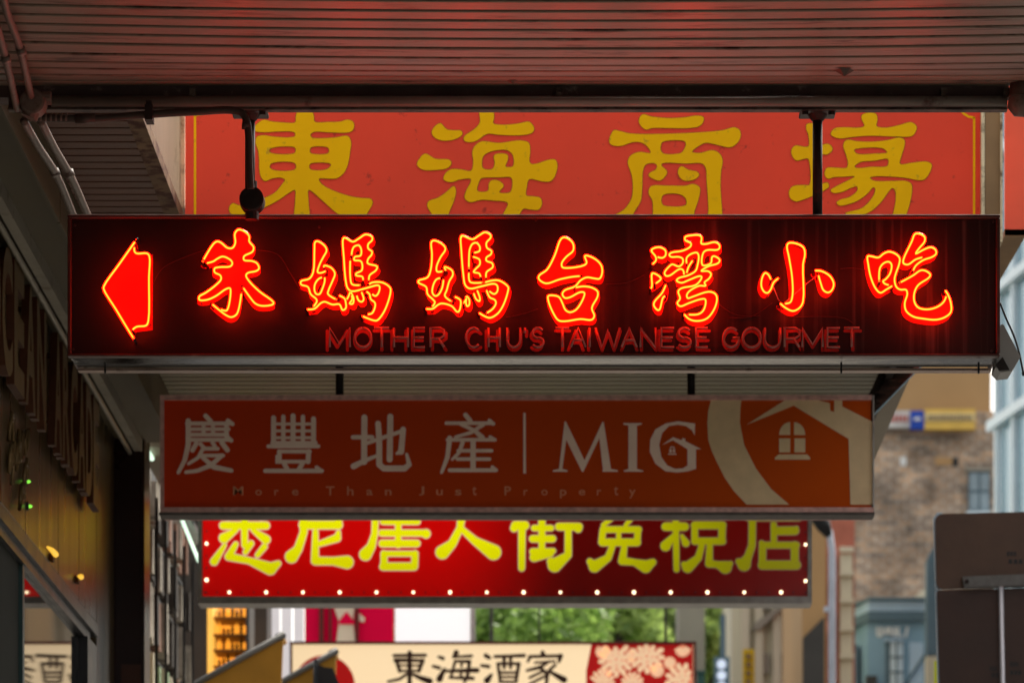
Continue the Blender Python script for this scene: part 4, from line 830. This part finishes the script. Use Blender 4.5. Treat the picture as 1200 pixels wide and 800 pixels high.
# ================================================================== restaurant light box
DR = 25.0
rb = thing('restaurant_sign', 'cream lit box with dark brush characters and chrysanthemums at the bottom', 'sign', P(577, 830, DR))
pbox('face', 342, 754, 813, 838, DR + .02, .2, M_box, rb)
for q in ((339.5, 751, 816, 754), (339.5, 838.2, 816, 841)): pbox('frame_rail', *q, DR, .24, M_boxframe, rb)
for q in ((339.5, 754.2, 342.4, 838), (812.6, 754.2, 816, 838)): pbox('frame_rail', *q, DR, .24, M_boxframe, rb)
DQ = DR + .017
r_dong = [[(900,385,14),(900,650,14)], [(790,405,10),(1010,403,11)], [(800,438,14),(990,440,10)], [(808,440,12),(830,515,11)], [(992,440,14),(965,515,11)], st([(830,475),(970,475)],6), st([(830,512),(970,512)],7), [(880,535,9),(830,570,9),(750,588,8)], [(920,535,9),(970,560,14),(1040,585,22)]]
r_hai = [[(85,415,8),(115,425,12)], [(45,480,9),(90,492,11)], [(125,500,9),(90,570,22)], [(208,385,18),(190,415,10)], [(205,415,7),(315,408,10)], [(200,445,8),(300,447,12)], [(200,445,9),(170,560,8)], [(302,445,11),(285,560,11),(265,590,9)], [(110,515,8),(355,508,16)], [(160,560,7),(325,565,12)], [(245,465,7),(245,480,8)], [(240,525,7),(242,545,9)]]
r_jiu = [[(415,405,14),(440,420,12)], [(385,475,9),(435,482,12)], [(455,540,9),(425,580,22)], [(480,412,10),(600,408,10),(685,405,12)], st([(500,462),(648,462)],9), [(500,462,10),(518,585,10)], [(648,462,12),(628,590,10)], st([(545,415),(545,490)],11), st([(590,415),(590,490)],10), st([(515,525),(630,525)],8), st([(515,556),(630,556)],7), st([(515,590),(630,590)],8)]
r_jia = [[(815,385,14),(822,398,10)], [(725,412,10),(940,408,10)], [(728,412,10),(712,445,8)], [(942,408,16),(930,448,9)], [(760,455,6),(900,445,7)], [(850,455,8),(790,490,12),(705,510,8)], [(795,488,10),(850,535,12),(840,610,10)], [(820,515,8),(725,560,8)], [(840,545,8),(725,605,8)], [(905,470,9),(860,510,9)], [(870,520,9),(965,575,22)]]
for g, ox in ((r_dong, 330), (r_hai, 500), (r_jiu, 500), (r_jia, 500)):
    shape('brush_character', ox, 700, 1 / 6, DQ, M_ink, rb, strokes=g, res=.5, grow=.35)
shape('red_disc', 0, 0, 1, DQ, M_redink, rb, strokes=[[(380, 803, 36), (380, 804, 36)]], res=1)
shape('red_panel', 0, 0, 1, DQ, M_redink, rb, polys=[[(693, 754.5), (812, 754.5), (812, 837.5), (694, 837.5), (687, 810), (687, 785)]], smooth=False, direct=True)
random.seed(21)
for cx, cy, rr in ((722, 772, 20), (758, 768, 20), (706, 798, 14), (800, 797, 20), (785, 776, 7), (741, 800, 13), (800, 760, 9), (706, 763, 8), (770, 785, 8), (748, 825, 12), (815 - 14, 830, 12), (778, 826, 10)):
    ps = []
    for ring, nn in ((1, 13), (.62, 9), (.28, 5)):
        for j in range(nn):
            a = 2 * math.pi * j / nn + ring * 3; x = cx + rr * ring * .8 * math.cos(a); y = cy + rr * ring * .8 * math.sin(a)
            if x < 695 or x > 808 or y < 758: continue
            ps.append([(x, y, rr * .16), (x + rr * .13 * math.cos(a), y + rr * .13 * math.sin(a), rr * .13)])
    if not ps: continue
    shape('chrysanthemum_ground', 0, 0, 1, DQ - .003, M_petalline, rb, strokes=[[(cx, min(cy, 838 - rr * .3), rr * .55), (cx + .1, cy, rr * .55)]] + ps, grow=.35, res=.6)
    shape('chrysanthemum', 0, 0, 1, DQ - .006, M_petal, rb, strokes=ps, res=.5)
for px, w_ in ((632, 2.2), (780, 3.2)):
    c0 = P(px, 752, DR + .1); MB().tube([(c0.x, DR + .1, P(0, 751, DR).z), (c0.x, DR + .1, P(0, 690, DR).z)], w_ / 2 * DR / F, 10).build('hanging_rod', M_darksteel, rb)
t = thing('sign_gantry', 'dark steel gantry beam the cream restaurant sign hangs from', 'beam', P(577, 690, DR))
pbox('beam', 215, 672, 870, 689, DR + .02, .16, M_darksteel, t)
pbox('wall_plate', 205, 660, 214.5, 700, DR, .2, M_darksteel, t)

# ================================================================== canvas awnings bottom left
def canvas(label, apex, base, right, D):
    t = thing('canvas_awning', label, 'awning', P(apex[0], apex[1] + 60, D), 'ochre canvas awnings')
    A = P(*apex, D); B = P(*base, D); Cc = P(right[0], right[1], D)
    MB().prism([B, A, Cc, P(base[0], base[1] + 10, D)], (0, .03, 0)).build('side_panel', M_canvas, t)
    MB().tube([P(base[0], base[1] - 1, D - .01), P(apex[0] + 2, apex[1] - 1, D - .01)], .014, 8).build('edge_rail', mat('dull_grey_rail', (.16, .155, .14), .5, .3), t, smooth=True)
    MB().tube([P(apex[0] + 1, apex[1], D), P(apex[0] - 8, apex[1] + 4, D)], .018, 8).build('rail_end', M_frame, t)
    MB().prism([B + Vector((0, .03, 0)), A + Vector((0, .03, 0)), A + Vector((0, .25, .0)), B + Vector((0, .25, 0))], (0, 0, -.01)).build('canopy', M_canvas, t)
canvas('ochre canvas awning end rising to a point, larger left one', (332, 743), (222, 806), (328, 840), 19.5)
canvas('ochre canvas awning end with a dark gap, smaller one before the red disc', (394, 762), (318, 806), (392, 840), 20.6)
t = thing('dark_bracket', 'dark folded bracket hanging from the smaller ochre canvas', 'bracket', P(380, 800, 20.5))
MB().prism([P(368, 775, 20.5), P(380, 781, 20.5), P(390, 782, 20.5), P(397, 800, 20.5), P(397, 840, 20.5), P(366, 840, 20.5)], (0, .02, 0)).build('flap', M_black, t)
MB().tube([P(370, 772, 20.48), P(368, 840, 20.48)], .01, 8).build('strut', M_frame, t)
t = thing('dark_shop_corner', 'dark shop corner in the gap left of the orange cabinet', 'pier', P(225, 860, 24.6))
pbox('pier', 150, 560, 243, 1100, 24.6, .4, M_browndark, t); pbox('pier_cap', 149, 552, 244, 560, 24.55, .5, M_black, t)
# banners behind
t = thing('white_banner', 'white hanging banner strips left of the magenta poster', 'banner', P(336, 800, 26.5), )
for x0, x1, y1 in ((313, 328, 770), (329.5, 342, 800), (344, 356, 752)): pbox('strip', x0, 690, x1, y1 + 40, 26.5, .03, mat('banner_with_glow', (.8, .78, .8), .6, 0, .05, 5, emit=(.8, .76, .84), es=.1), t)  # cloth strips carry a faint glow put into their material
t = thing('magenta_poster', 'magenta poster with a cream figure shape above the cream restaurant sign', 'poster', P(410, 760, 28))
pbox('panel', 357, 670, 461, 830, 28, .06, M_magenta, t)
for x0, x1 in ((374, 379), (385.5, 388), (416.5, 420)): pbox('dark_bar', x0, 672, x1, 828, 27.96, .03, M_boxframe, t)
shape('figure', 0, 0, 1, 27.985, M_skin, t, polys=[[(396, 670), (418, 670), (417, 700), (414, 725), (416, 750), (417, 800), (394, 800), (395, 745), (397, 728), (392, 712)]], res=.7, thick=.002)
shape('figure_top', 0, 0, 1, 27.975, M_magenta, t, polys=[[(397, 727), (406, 716), (415, 727), (414, 731), (398, 731)]], res=.7, thick=.002, smooth=False)
shape('figure_hand', 0, 0, 1, 27.985, M_skin, t, polys=[[(421, 718), (428, 724), (426, 729), (421, 727)]], res=.7, thick=.002, smooth=False)
t = thing('white_board', 'blank white board hanging in front of the green trees', 'board', P(507, 760, 29))
pbox('panel', 463, 711.5, 551, 830, 29, .06, mat('white_board_added_glow', (.78, .84, .86), .5, 0, .02, 4, emit=(1, 1, .98), es=.22), t)  # faint glow added to brighten the board, which is no lamp
pbox('edge_strip', 551.5, 700, 556.5, 830, 28.98, .1, M_galv, t)
pbox('top_bracket', 475, 706.5, 492, 711, 29, .06, M_white, t)
t = thing('steel_post', 'dark steel post before the trees, right of the white board', 'post', P(576, 800, 30))
MB().tube([P(576, 690, 30), P(576, 690, 30) + Vector((0, 0, -6))], .012, 8).build('shaft', M_darksteel, t); MB().tube([(P(576, 0, 30).x, 30, 0), (P(576, 0, 30).x, 30, .1)], .05, 8).build('base', M_darksteel, t)

# unseen terrace added across the street to cut light from the right
t = thing('light_blocking_terrace', 'unseen rendered terrace added across the street to block light from the right', 'building', (15, 0, 0))
box('wall', (15, -40, 0), (22, 40, 11), M_stone, t)
for k in range(12): box('window', (14.96, -38 + k * 6.4, 5), (14.998, -36 + k * 6.4, 7.4), M_frame, t)
# ================================================================== trees
def leafm(name, c, tr_):
    m = bpy.data.materials.new(name); m.use_nodes = True; n = m.node_tree.nodes; l = m.node_tree.links; b = n['Principled BSDF']
    oi = n.new('ShaderNodeNewGeometry'); crn = n.new('ShaderNodeValToRGB'); e = crn.color_ramp.elements
    e[0].color = (c[0] * .55, c[1] * .6, c[2] * .5, 1); e[1].color = (c[0] * 1.7, c[1] * 1.5, c[2] * 1.3, 1)
    l.new(oi.outputs['Random Per Island'], crn.inputs[0]); l.new(crn.outputs[0], b.inputs['Base Color']); b.inputs['Roughness'].default_value = .55
    tl = n.new('ShaderNodeBsdfTranslucent'); mx = n.new('ShaderNodeMixShader'); mx.inputs[0].default_value = .4
    l.new(crn.outputs[0], tl.inputs[0]); l.new(b.outputs[0], mx.inputs[1]); l.new(tl.outputs[0], mx.inputs[2]); l.new(mx.outputs[0], n['Material Output'].inputs[0])
    return m
M_leaf = leafm('leaf', (.22, .38, .09), .4); M_leaf2 = leafm('bright_leaf', (.36, .52, .18), .4)
def tree(label, x, y, h, r, m, nl=9000, seed=1, cz=None):
    rnd = np.random.RandomState(seed); t = thing('street_tree', label, 'tree', (x, y, 0), 'leafy street trees')
    cz = cz or h * .72
    tk = MB().tube([(x, y, 0), (x + .1, y, cz * .5), (x, y, cz)], [.16, .12, .06], 8)
    cents = []
    for i in range(26):
        d = rnd.normal(size=3); d /= np.linalg.norm(d); q = np.array((x, y, cz)) + d * r * rnd.uniform(.3, 1) * np.array((1, 1, .75)); cents.append((q, r * rnd.uniform(.16, .34)))
        if i < 9: tk.tube([(x, y, cz * .55 + i * .1), tuple((np.array((x, y, cz * .6)) + q) / 2 + (0, 0, .1)), tuple(q)], [.06, .04, .015], 6)
    tk.build('trunk', M_trunk, t, smooth=True)
    V = []; Fc = []
    for i in range(nl):
        q, rr = cents[rnd.randint(len(cents))]; d = rnd.normal(size=3); d /= np.linalg.norm(d); p = q + d * rr * rnd.uniform(.5, 1.0)
        a = rnd.normal(size=3); a /= np.linalg.norm(a); b = np.cross(a, rnd.normal(size=3)); b /= np.linalg.norm(b); s = rnd.uniform(.04, .085)
        k = len(V); V += [tuple(p - a * s), tuple(p + b * s * .45), tuple(p + a * s), tuple(p - b * s * .45)]; Fc.append((k, k + 1, k + 2, k + 3))
    obj('crown', V, Fc, m, t, kind='stuff')
tree('leafy green street tree behind the white board, darkest', -.35, 38, 7.2, 1.5, M_leaf, seed=2, cz=6.6)
tree('bright green street tree between the two hanger rods', .40, 42, 7.6, 1.15, M_leaf2, seed=4, cz=7.1)
tree('pale green street tree left of the grey stone pier', 1.0, 47, 8.0, .72, M_leaf2, seed=6, cz=7.8)
tree('green tree showing between the stone pier and the cream building', 2.2, 55, 9.6, 1.0, M_leaf2, seed=8, cz=8.6)
tree('dark green tree furthest back behind the other trees', .6, 62, 11.5, 3.2, M_leaf, 14000, seed=12, cz=9.8)

# ================================================================== buildings, right background
t = thing('stone_pier', 'grey stone pier right of the trees', 'pier', P(810, 900, 44))
a = P(795, 560, 44); b = P(826, 560, 44); box('shaft', (a.x, 44, 0), (b.x, 45, a.z), M_stone, t); box('capital', (a.x - .05, 43.95, a.z), (b.x + .05, 45.05, a.z + .3), M_stone, t)
t = thing('cream_building', 'cream rendered building with a sloping stringcourse', 'building', P(900, 900, 52))
a = P(857, 400, 52); b = P(940, 400, 52); box('wall', (a.x, 52, 0), (b.x, 60, a.z), M_cream2, t)
for px in (868, 884, 905, 925): 
    q = P(px, 0, 52); box('pilaster', (q.x, 51.86, 0), (q.x + .10, 51.998, a.z - .5), M_cream2, t)
MB().prism([P(882, 737, 51.8), P(885, 729, 51.8), P(915, 708, 51.8), P(922, 708, 51.8), P(890, 737, 51.8)], (0, .19, 0)).build('raking_moulding', M_stone, t)
for k, (px, py) in enumerate(((893, 765), (915, 765), (893, 690), (915, 690))):
    q = pbox('window', px, py, px + 9, py + 24, 51.92, .05, M_stone, t); pbox('pane', px + 1.5, py + 2, px + 7.5, py + 22, 51.9, .02, M_glassdark, q) if False else None
t = thing('shop_corner_building', 'dark brown corner shop beside the lamp post', 'building', P(955, 900, 46))
a = P(940, 580, 46); b = P(968, 580, 46); box('wall', (a.x, 46, 0), (b.x, 50, a.z), M_tan, t)
MB().prism([P(941, 747, 45.95), P(966, 722, 45.95), P(966, 860, 45.95), P(941, 860, 45.95)], (0, .049, 0)).build('shopfront', M_browndark, t)
pbox('cornice', 938, 574, 970, 580, 45.9, .5, M_tan, t)
t = thing('brick_terrace', 'red brick and white trimmed terrace behind the lamp post', 'building', P(985, 900, 50))
a = P(962, 560, 50); b = P(1003, 560, 50); box('wall', (a.x, 50.2, 0), (b.x, 56, a.z), M_brickred, t)
pbox('white_pilaster', 985, 648, 999, 1200, 50.0, .2, M_cream2, t)
for yy in (640, 668, 700, 733, 765): pbox('quoin', 984, yy, 1000.5, yy + 6, 49.93, .07, M_cream2, t)
for yy in (628, 735): 
    q = P(974, yy, 49.9); MB().tube([q + Vector((-.06, 0, .08)), q + Vector((-.10, 0, 0)), q + Vector((-.06, 0, -.1))], [.04, .07, .03], 8).build('terracotta_console', M_brickred, t, smooth=True)
t = thing('lamp_post', 'pale grey lamp post beside the duty free sign with a dark head', 'lamp post', (P(975, 0, 34).x, 34, 0))
x = P(975, 0, 34).x; MB().tube([(x, 34, 0), (x, 34, P(0, 645, 34).z), P(972, 622, 34), P(965, 610, 34)], [.035, .028, .026, .02], 12).build('shaft', M_lamp, t, smooth=True)
MB().tube([P(972, 628, 34), P(966, 617, 34), P(958, 604, 34), P(953, 592, 34)], [.03, .06, .07, .03], 12).build('lamp_head', M_black, t, smooth=True)
pbox('bracket', 966, 710, 973, 716, 33.97, .05, M_lamp, t)
# brick building
t = thing('brick_building', 'weathered brick building wall with tan render above, right background', 'building', P(1080, 900, 110))
a = P(930, 300, 110); b = P(1165, 482, 110)
box('brick_wall', (a.x, 110, 0), (b.x, 130, b.z), M_brick, t, loc=(a.x, 110, 0))
box('rendered_wall', (a.x, 110.05, b.z + .01), (P(1162, 0, 110).x, 130, P(0, 200, 110).z), M_tan, t)
def farwin(par, x0, y0, x1, y1, D, fm, gm):
    f = pbox('window', x0, y0, x1, y1, D - .12, .12, fm, par); w_ = (x1 - x0) / 2
    for i in range(2):
        for j in range(2): pbox('pane', x0 + 1.5 + i * w_, y0 + 2 + j * (y1 - y0) / 2, x0 + w_ - 1 + i * w_, y0 + (y1 - y0) / 2 - 1 + j * (y1 - y0) / 2, D - .16, .04, gm, f)
farwin(t, 1135, 552, 1160, 598, 110, M_pubtrim, mat('far_glass', (.25, .32, .36), .15, 0, .2, 2))
pbox('window_lintel', 1132, 546, 1163, 551.5, 109.8, .2, M_stone, t)
pbox('window_sill', 1133, 598.5, 1162, 602, 109.7, .3, M_mull, t)
for px, py in ((1096, 540), (1055, 540), (1116, 541)): pbox('wall_patch', px, py - 5, px + (20 if px == 1096 else 7), py + 5, 109.97, .03, M_tan if px == 1096 else (M_white if px == 1055 else M_black), t)
MB().prism([P(1045, 720, 109), P(1095, 680, 109), P(1100, 680, 109), P(1100, 730, 109), P(1045, 730, 109)], (0, .9, 0)).build('pale_gable', M_cream2, t)
bs = thing('bank_sign', 'long shop sign strip with a blue square and yellow panel on the brick wall', 'sign', P(1085, 502, 109.5))
pbox('white_panel', 1026, 481, 1066.5, 500, 109.5, .3, mat('pale_sign_white', (.6, .58, .56), .5, 0, .3, 3), bs)
pbox('blue_panel', 1067, 481, 1083, 502, 109.45, .3, mat('blue_sign', (.008, .06, .42), .5, 0, .1, 3), bs)
pbox('yellow_panel', 1083.5, 479, 1143, 502.5, 109.45, .3, mat('yellow_sign', (.75, .48, .10), .5, 0, .1, 3), bs)
pbox('pale_band', 1084.5, 484, 1142, 493, 109.41, .035, mat('pale_yellow_sign', (.75, .62, .32), .5, 0, .1, 3), bs)
random.seed(2)
for i in range(13): pbox('blurred_letter', 1088 + i * 4, 486, 1090.5 + i * 4, 491.5, 109.38, .03, M_brown, bs)
for i in range(8): pbox('blurred_letter', 1030 + i * 4.4, 486, 1032.6 + i * 4.4, 494, 109.46, .03, mat('faded_red_letter', (.5, .12, .1), .6), bs)
pbox('emblem', 1071, 489, 1079, 492, 109.41, .035, M_white, bs)
# corner pub
pb = thing('corner_pub', 'blue grey corner building with cornice and white lettering', 'building', P(1040, 900, 60))
c_ = [P(990, 0, 61.5), P(1017, 0, 60), P(1086, 0, 60), P(1086, 0, 66), P(990, 0, 66)]
def ring(z0, z1, g, m, nm):
    q = [Vector((p.x + (g if i in (2, 3) else -g if i in (0, 4) else 0), p.y - (g if i < 3 else 0), z0)) for i, p in enumerate(c_)]
    MB().prism(q, (0, 0, z1 - z0)).build(nm, m, pb)
z1 = P(0, 728, 60).z; ring(0, z1, 0, M_pub, 'wall'); ring(z1 + .003, P(0, 717, 60).z, .14, M_pubtrim, 'cornice_soffit'); ring(P(0, 717, 60).z + .003, P(0, 705, 60).z, .10, M_pubband, 'cornice'); ring(P(0, 705, 60).z + .003, P(0, 701.5, 60).z, .2, M_pubtrim, 'coping')
for x0, x1, m in ((1038, 1043, M_pubtrim), (1043.5, 1058, M_mull)): pbox('window_reveal' if m is M_pubtrim else 'window', x0, 750, x1, 900, 59.93, .065, m, pb)
pbox('dark_box', 1015, 791, 1028, 806, 59.8, .2, M_browndark, pb)
pbox('pub_sill', 1036, 748, 1060, 750, 59.85, .15, M_pubband, pb)
for yy in (768, 786): pbox('glazing_bar', 1043.5, yy, 1058, yy + 1.5, 59.9, .03, M_pubtrim, pb)
pbox('glazing_bar', 1050, 750, 1051.5, 900, 59.88, .03, M_pubtrim, pb)
pbox('wall_panel', 1066, 752, 1082, 900, 59.95, .05, M_pubband, pb)
MB().prism([P(1060, 800, 59.9), P(1084, 764, 59.9), P(1085, 768, 59.9), P(1063, 800, 59.9)], (0, .08, 0)).build('diagonal_cable', M_pubtrim, pb)
for x0 in (1002, 1011): pbox('narrow_window', x0, 755, x0 + 4, 900, 59.98 + .4, .3, M_pubtrim, pb)
for i, ch in enumerate('UGH./'): fit_text('letter', ch, (1027, 1036, 1046.5, 1055, 1060)[i], 734 if ch != '.' else 743, (1035, 1045, 1054, 1058, 1065)[i], 746, 59.97, M_white, pb, .10, .02)
t = thing('green_glass_wing', 'slate blue downpipe wing between pub and sign back', 'wing', P(1092, 900, 58))
MB().prism([P(1086, 655, 58), P(1094, 640, 58), P(1100, 640, 58), P(1100, 765, 58), P(1086, 768, 58)], (0, .3, 0)).build('upper', M_pubtrim, t); pbox('lower', 1086, 768.5, 1100, 950, 58, .3, M_cream2, t)
# small street signs
t = thing('yellow_banner', 'narrow yellow vertical shop sign on the cream building', 'sign', P(877, 800, 48)); pbox('panel', 870.5, 760, 884, 830, 48, .05, mat('signal_yellow', (.78, .50, .0), .5, 0, .05, 3), t)
for i in range(4): pbox('mark', 874, 765 + i * 10, 880.5, 771 + i * 10, 47.97, .025, M_brown, t)
t = thing('blue_white_sign', 'small dark framed sign with two pale round lamps', 'sign', P(845, 800, 46)); pbox('frame', 837, 769, 855, 830, 46, .08, M_pubtrim, t)
for i in range(3):
    q = P(845.5, 778 + i * 13, 45.98); MB().tube([q, q + Vector((0, -.03, 0))], .05, 14).build('disc', mat('pale_disc', (.7, .78, .9), .4, 0, .05, 3, emit=(.7, .8, 1), es=.2), t)
MB().tube([P(847, 720, 46.04), P(847, 769, 46.04)], .03, 8).build('pole', M_pubtrim, t)
t = thing('teal_post', 'dark teal post top beside the cream restaurant sign', 'post', P(820, 800, 40)); pbox('shaft', 817, 788, 826, 900, 40, .08, mat('teal_paint', (.03, .09, .08), .5), t); pbox('cap', 816, 785, 827, 788, 39.98, .12, mat('teal_paint', (.03, .09, .08), .5), t)
# glass tower
gt = thing('glass_tower', 'pale blue glass office tower at the right edge', 'building', P(1167, 900, 62))
def gp(s, z): return Vector((6.2 + .155 * s + .06, 60 - s, z))
MB().prism([gp(0, 0) + Vector((.06, 0, 0)), gp(9.2, 0) + Vector((.06, 0, 0)), Vector((14, 50.8, 0)), Vector((14, 60, 0))], (0, 0, 22)).build('core', M_glassb, gt)
levels = [0, 3.2, 5.0, 6.8, 8.6, 10.4, 12.45, 14.3, 16.2, 18.1, 20]; cols_s = [0, .9, 1.8, 2.7, 3.6, 5.4, 7.2, 9]
for i in range(len(levels) - 1):
    for j in range(len(cols_s) - 1):
        s0, s1 = cols_s[j] + .06, cols_s[j + 1] - .06; z0_, z1_ = levels[i] + .07, levels[i + 1] - .07
        MB().prism([gp(s0, z0_), gp(s1, z0_), gp(s1, z1_), gp(s0, z1_)], (.05, 0, 0)).build('glass_panel', M_glassb, gt)
for z in levels: MB().prism([gp(-.3, z - .07), gp(9.2, z - .07), gp(9.2, z + .07), gp(-.3, z + .07)], (-.12, -.01, 0)).build('transom', M_mull, gt)
for s in cols_s: MB().prism([gp(s - .055, 0), gp(s + .055, 0), gp(s + .055, 20.2), gp(s - .055, 20.2)], (-.07, -.01, 0)).build('mullion', M_mull, gt)


# ================================================================== back of traffic sign
DT = 16.0
t = thing('traffic_sign', 'brown backs of two stacked road signs on a thin pole', 'sign', P(1175, 900, DT))
def rr_poly(x0, y0, x1, y1, r, slant):
    pts = []
    for cx, cy, a0 in ((x0 + r, y0 + r, 180), (x1 - r, y0 + r, 270), (x1 - r, y1 - r, 0), (x0 + r, y1 - r, 90)):
        for k in range(5): a_ = R(a0 + k * 22.5); pts.append((cx + r * math.cos(a_), cy + r * math.sin(a_)))
    return [P(x + slant * (y - y0) / 100, y - (x - x0) * .025, DT) for x, y in pts]
u = MB().prism(rr_poly(1096, 602, 1262, 690, 8, 2), (0, .012, 0)).build('upper_plate', M_signback, t)
l_ = MB().prism(rr_poly(1098, 691, 1264, 905, 2.5, 3), (0, .012, 0)).build('lower_plate', M_signback2, t)
MB().prism([P(1093.5, 607, DT + .014), P(1098, 600, DT + .014), P(1104, 600, DT + .014), P(1104, 690, DT + .014), P(1096, 690, DT + .014)], (0, .01, 0)).build('rim', M_edge, t)
MB().prism([P(1096, 692, DT + .014), P(1104, 692, DT + .014), P(1108, 860, DT + .014), P(1100, 860, DT + .014)], (0, .01, 0)).build('rim', M_edge, t)
MB().prism([P(1128, 675, DT - .03), P(1262, 670, DT - .03), P(1262, 683, DT - .03), P(1130, 688, DT - .03)], (0, .028, 0)).build('bracket', M_bracket, t)
MB().tube([P(1133, 681, DT - .032), P(1133, 681, DT - .036)], .008, 8).build('bolt', M_darksteel, t)
MB().tube([P(1173, 686, DT - .02), P(1176.5, 900, DT - .02), (P(1180, 0, DT).x, DT - .02, 0)], .0095, 12).build('pole', mat('bright_galvanised_pole', (.62, .60, .64), .35, .4, .1, 20), t, smooth=True)
for (px, py, w_) in ((1180, 646, 12), (1182, 655, 18), (1160, 780, 9), (1162, 788, 14), (1184, 775, 10), (1184, 785, 14)):
    for k in range(3): pbox('stencil_mark', px + k * w_ / 3, py, px + (k + .7) * w_ / 3, py + 5, DT - .0015, .001, M_black, t)
t = thing('yellow_green_sign', 'sliver of yellow green sign behind the brown sign backs', 'sign', P(1098, 820, 20)); pbox('panel', 1095, 774, 1120, 860, 20, .02, mat('fluoro_yellow', (.55, .62, .0), .5), t); pbox('pole', 1112, 860, 1116, 1500, 20, .03, M_lamp, t)
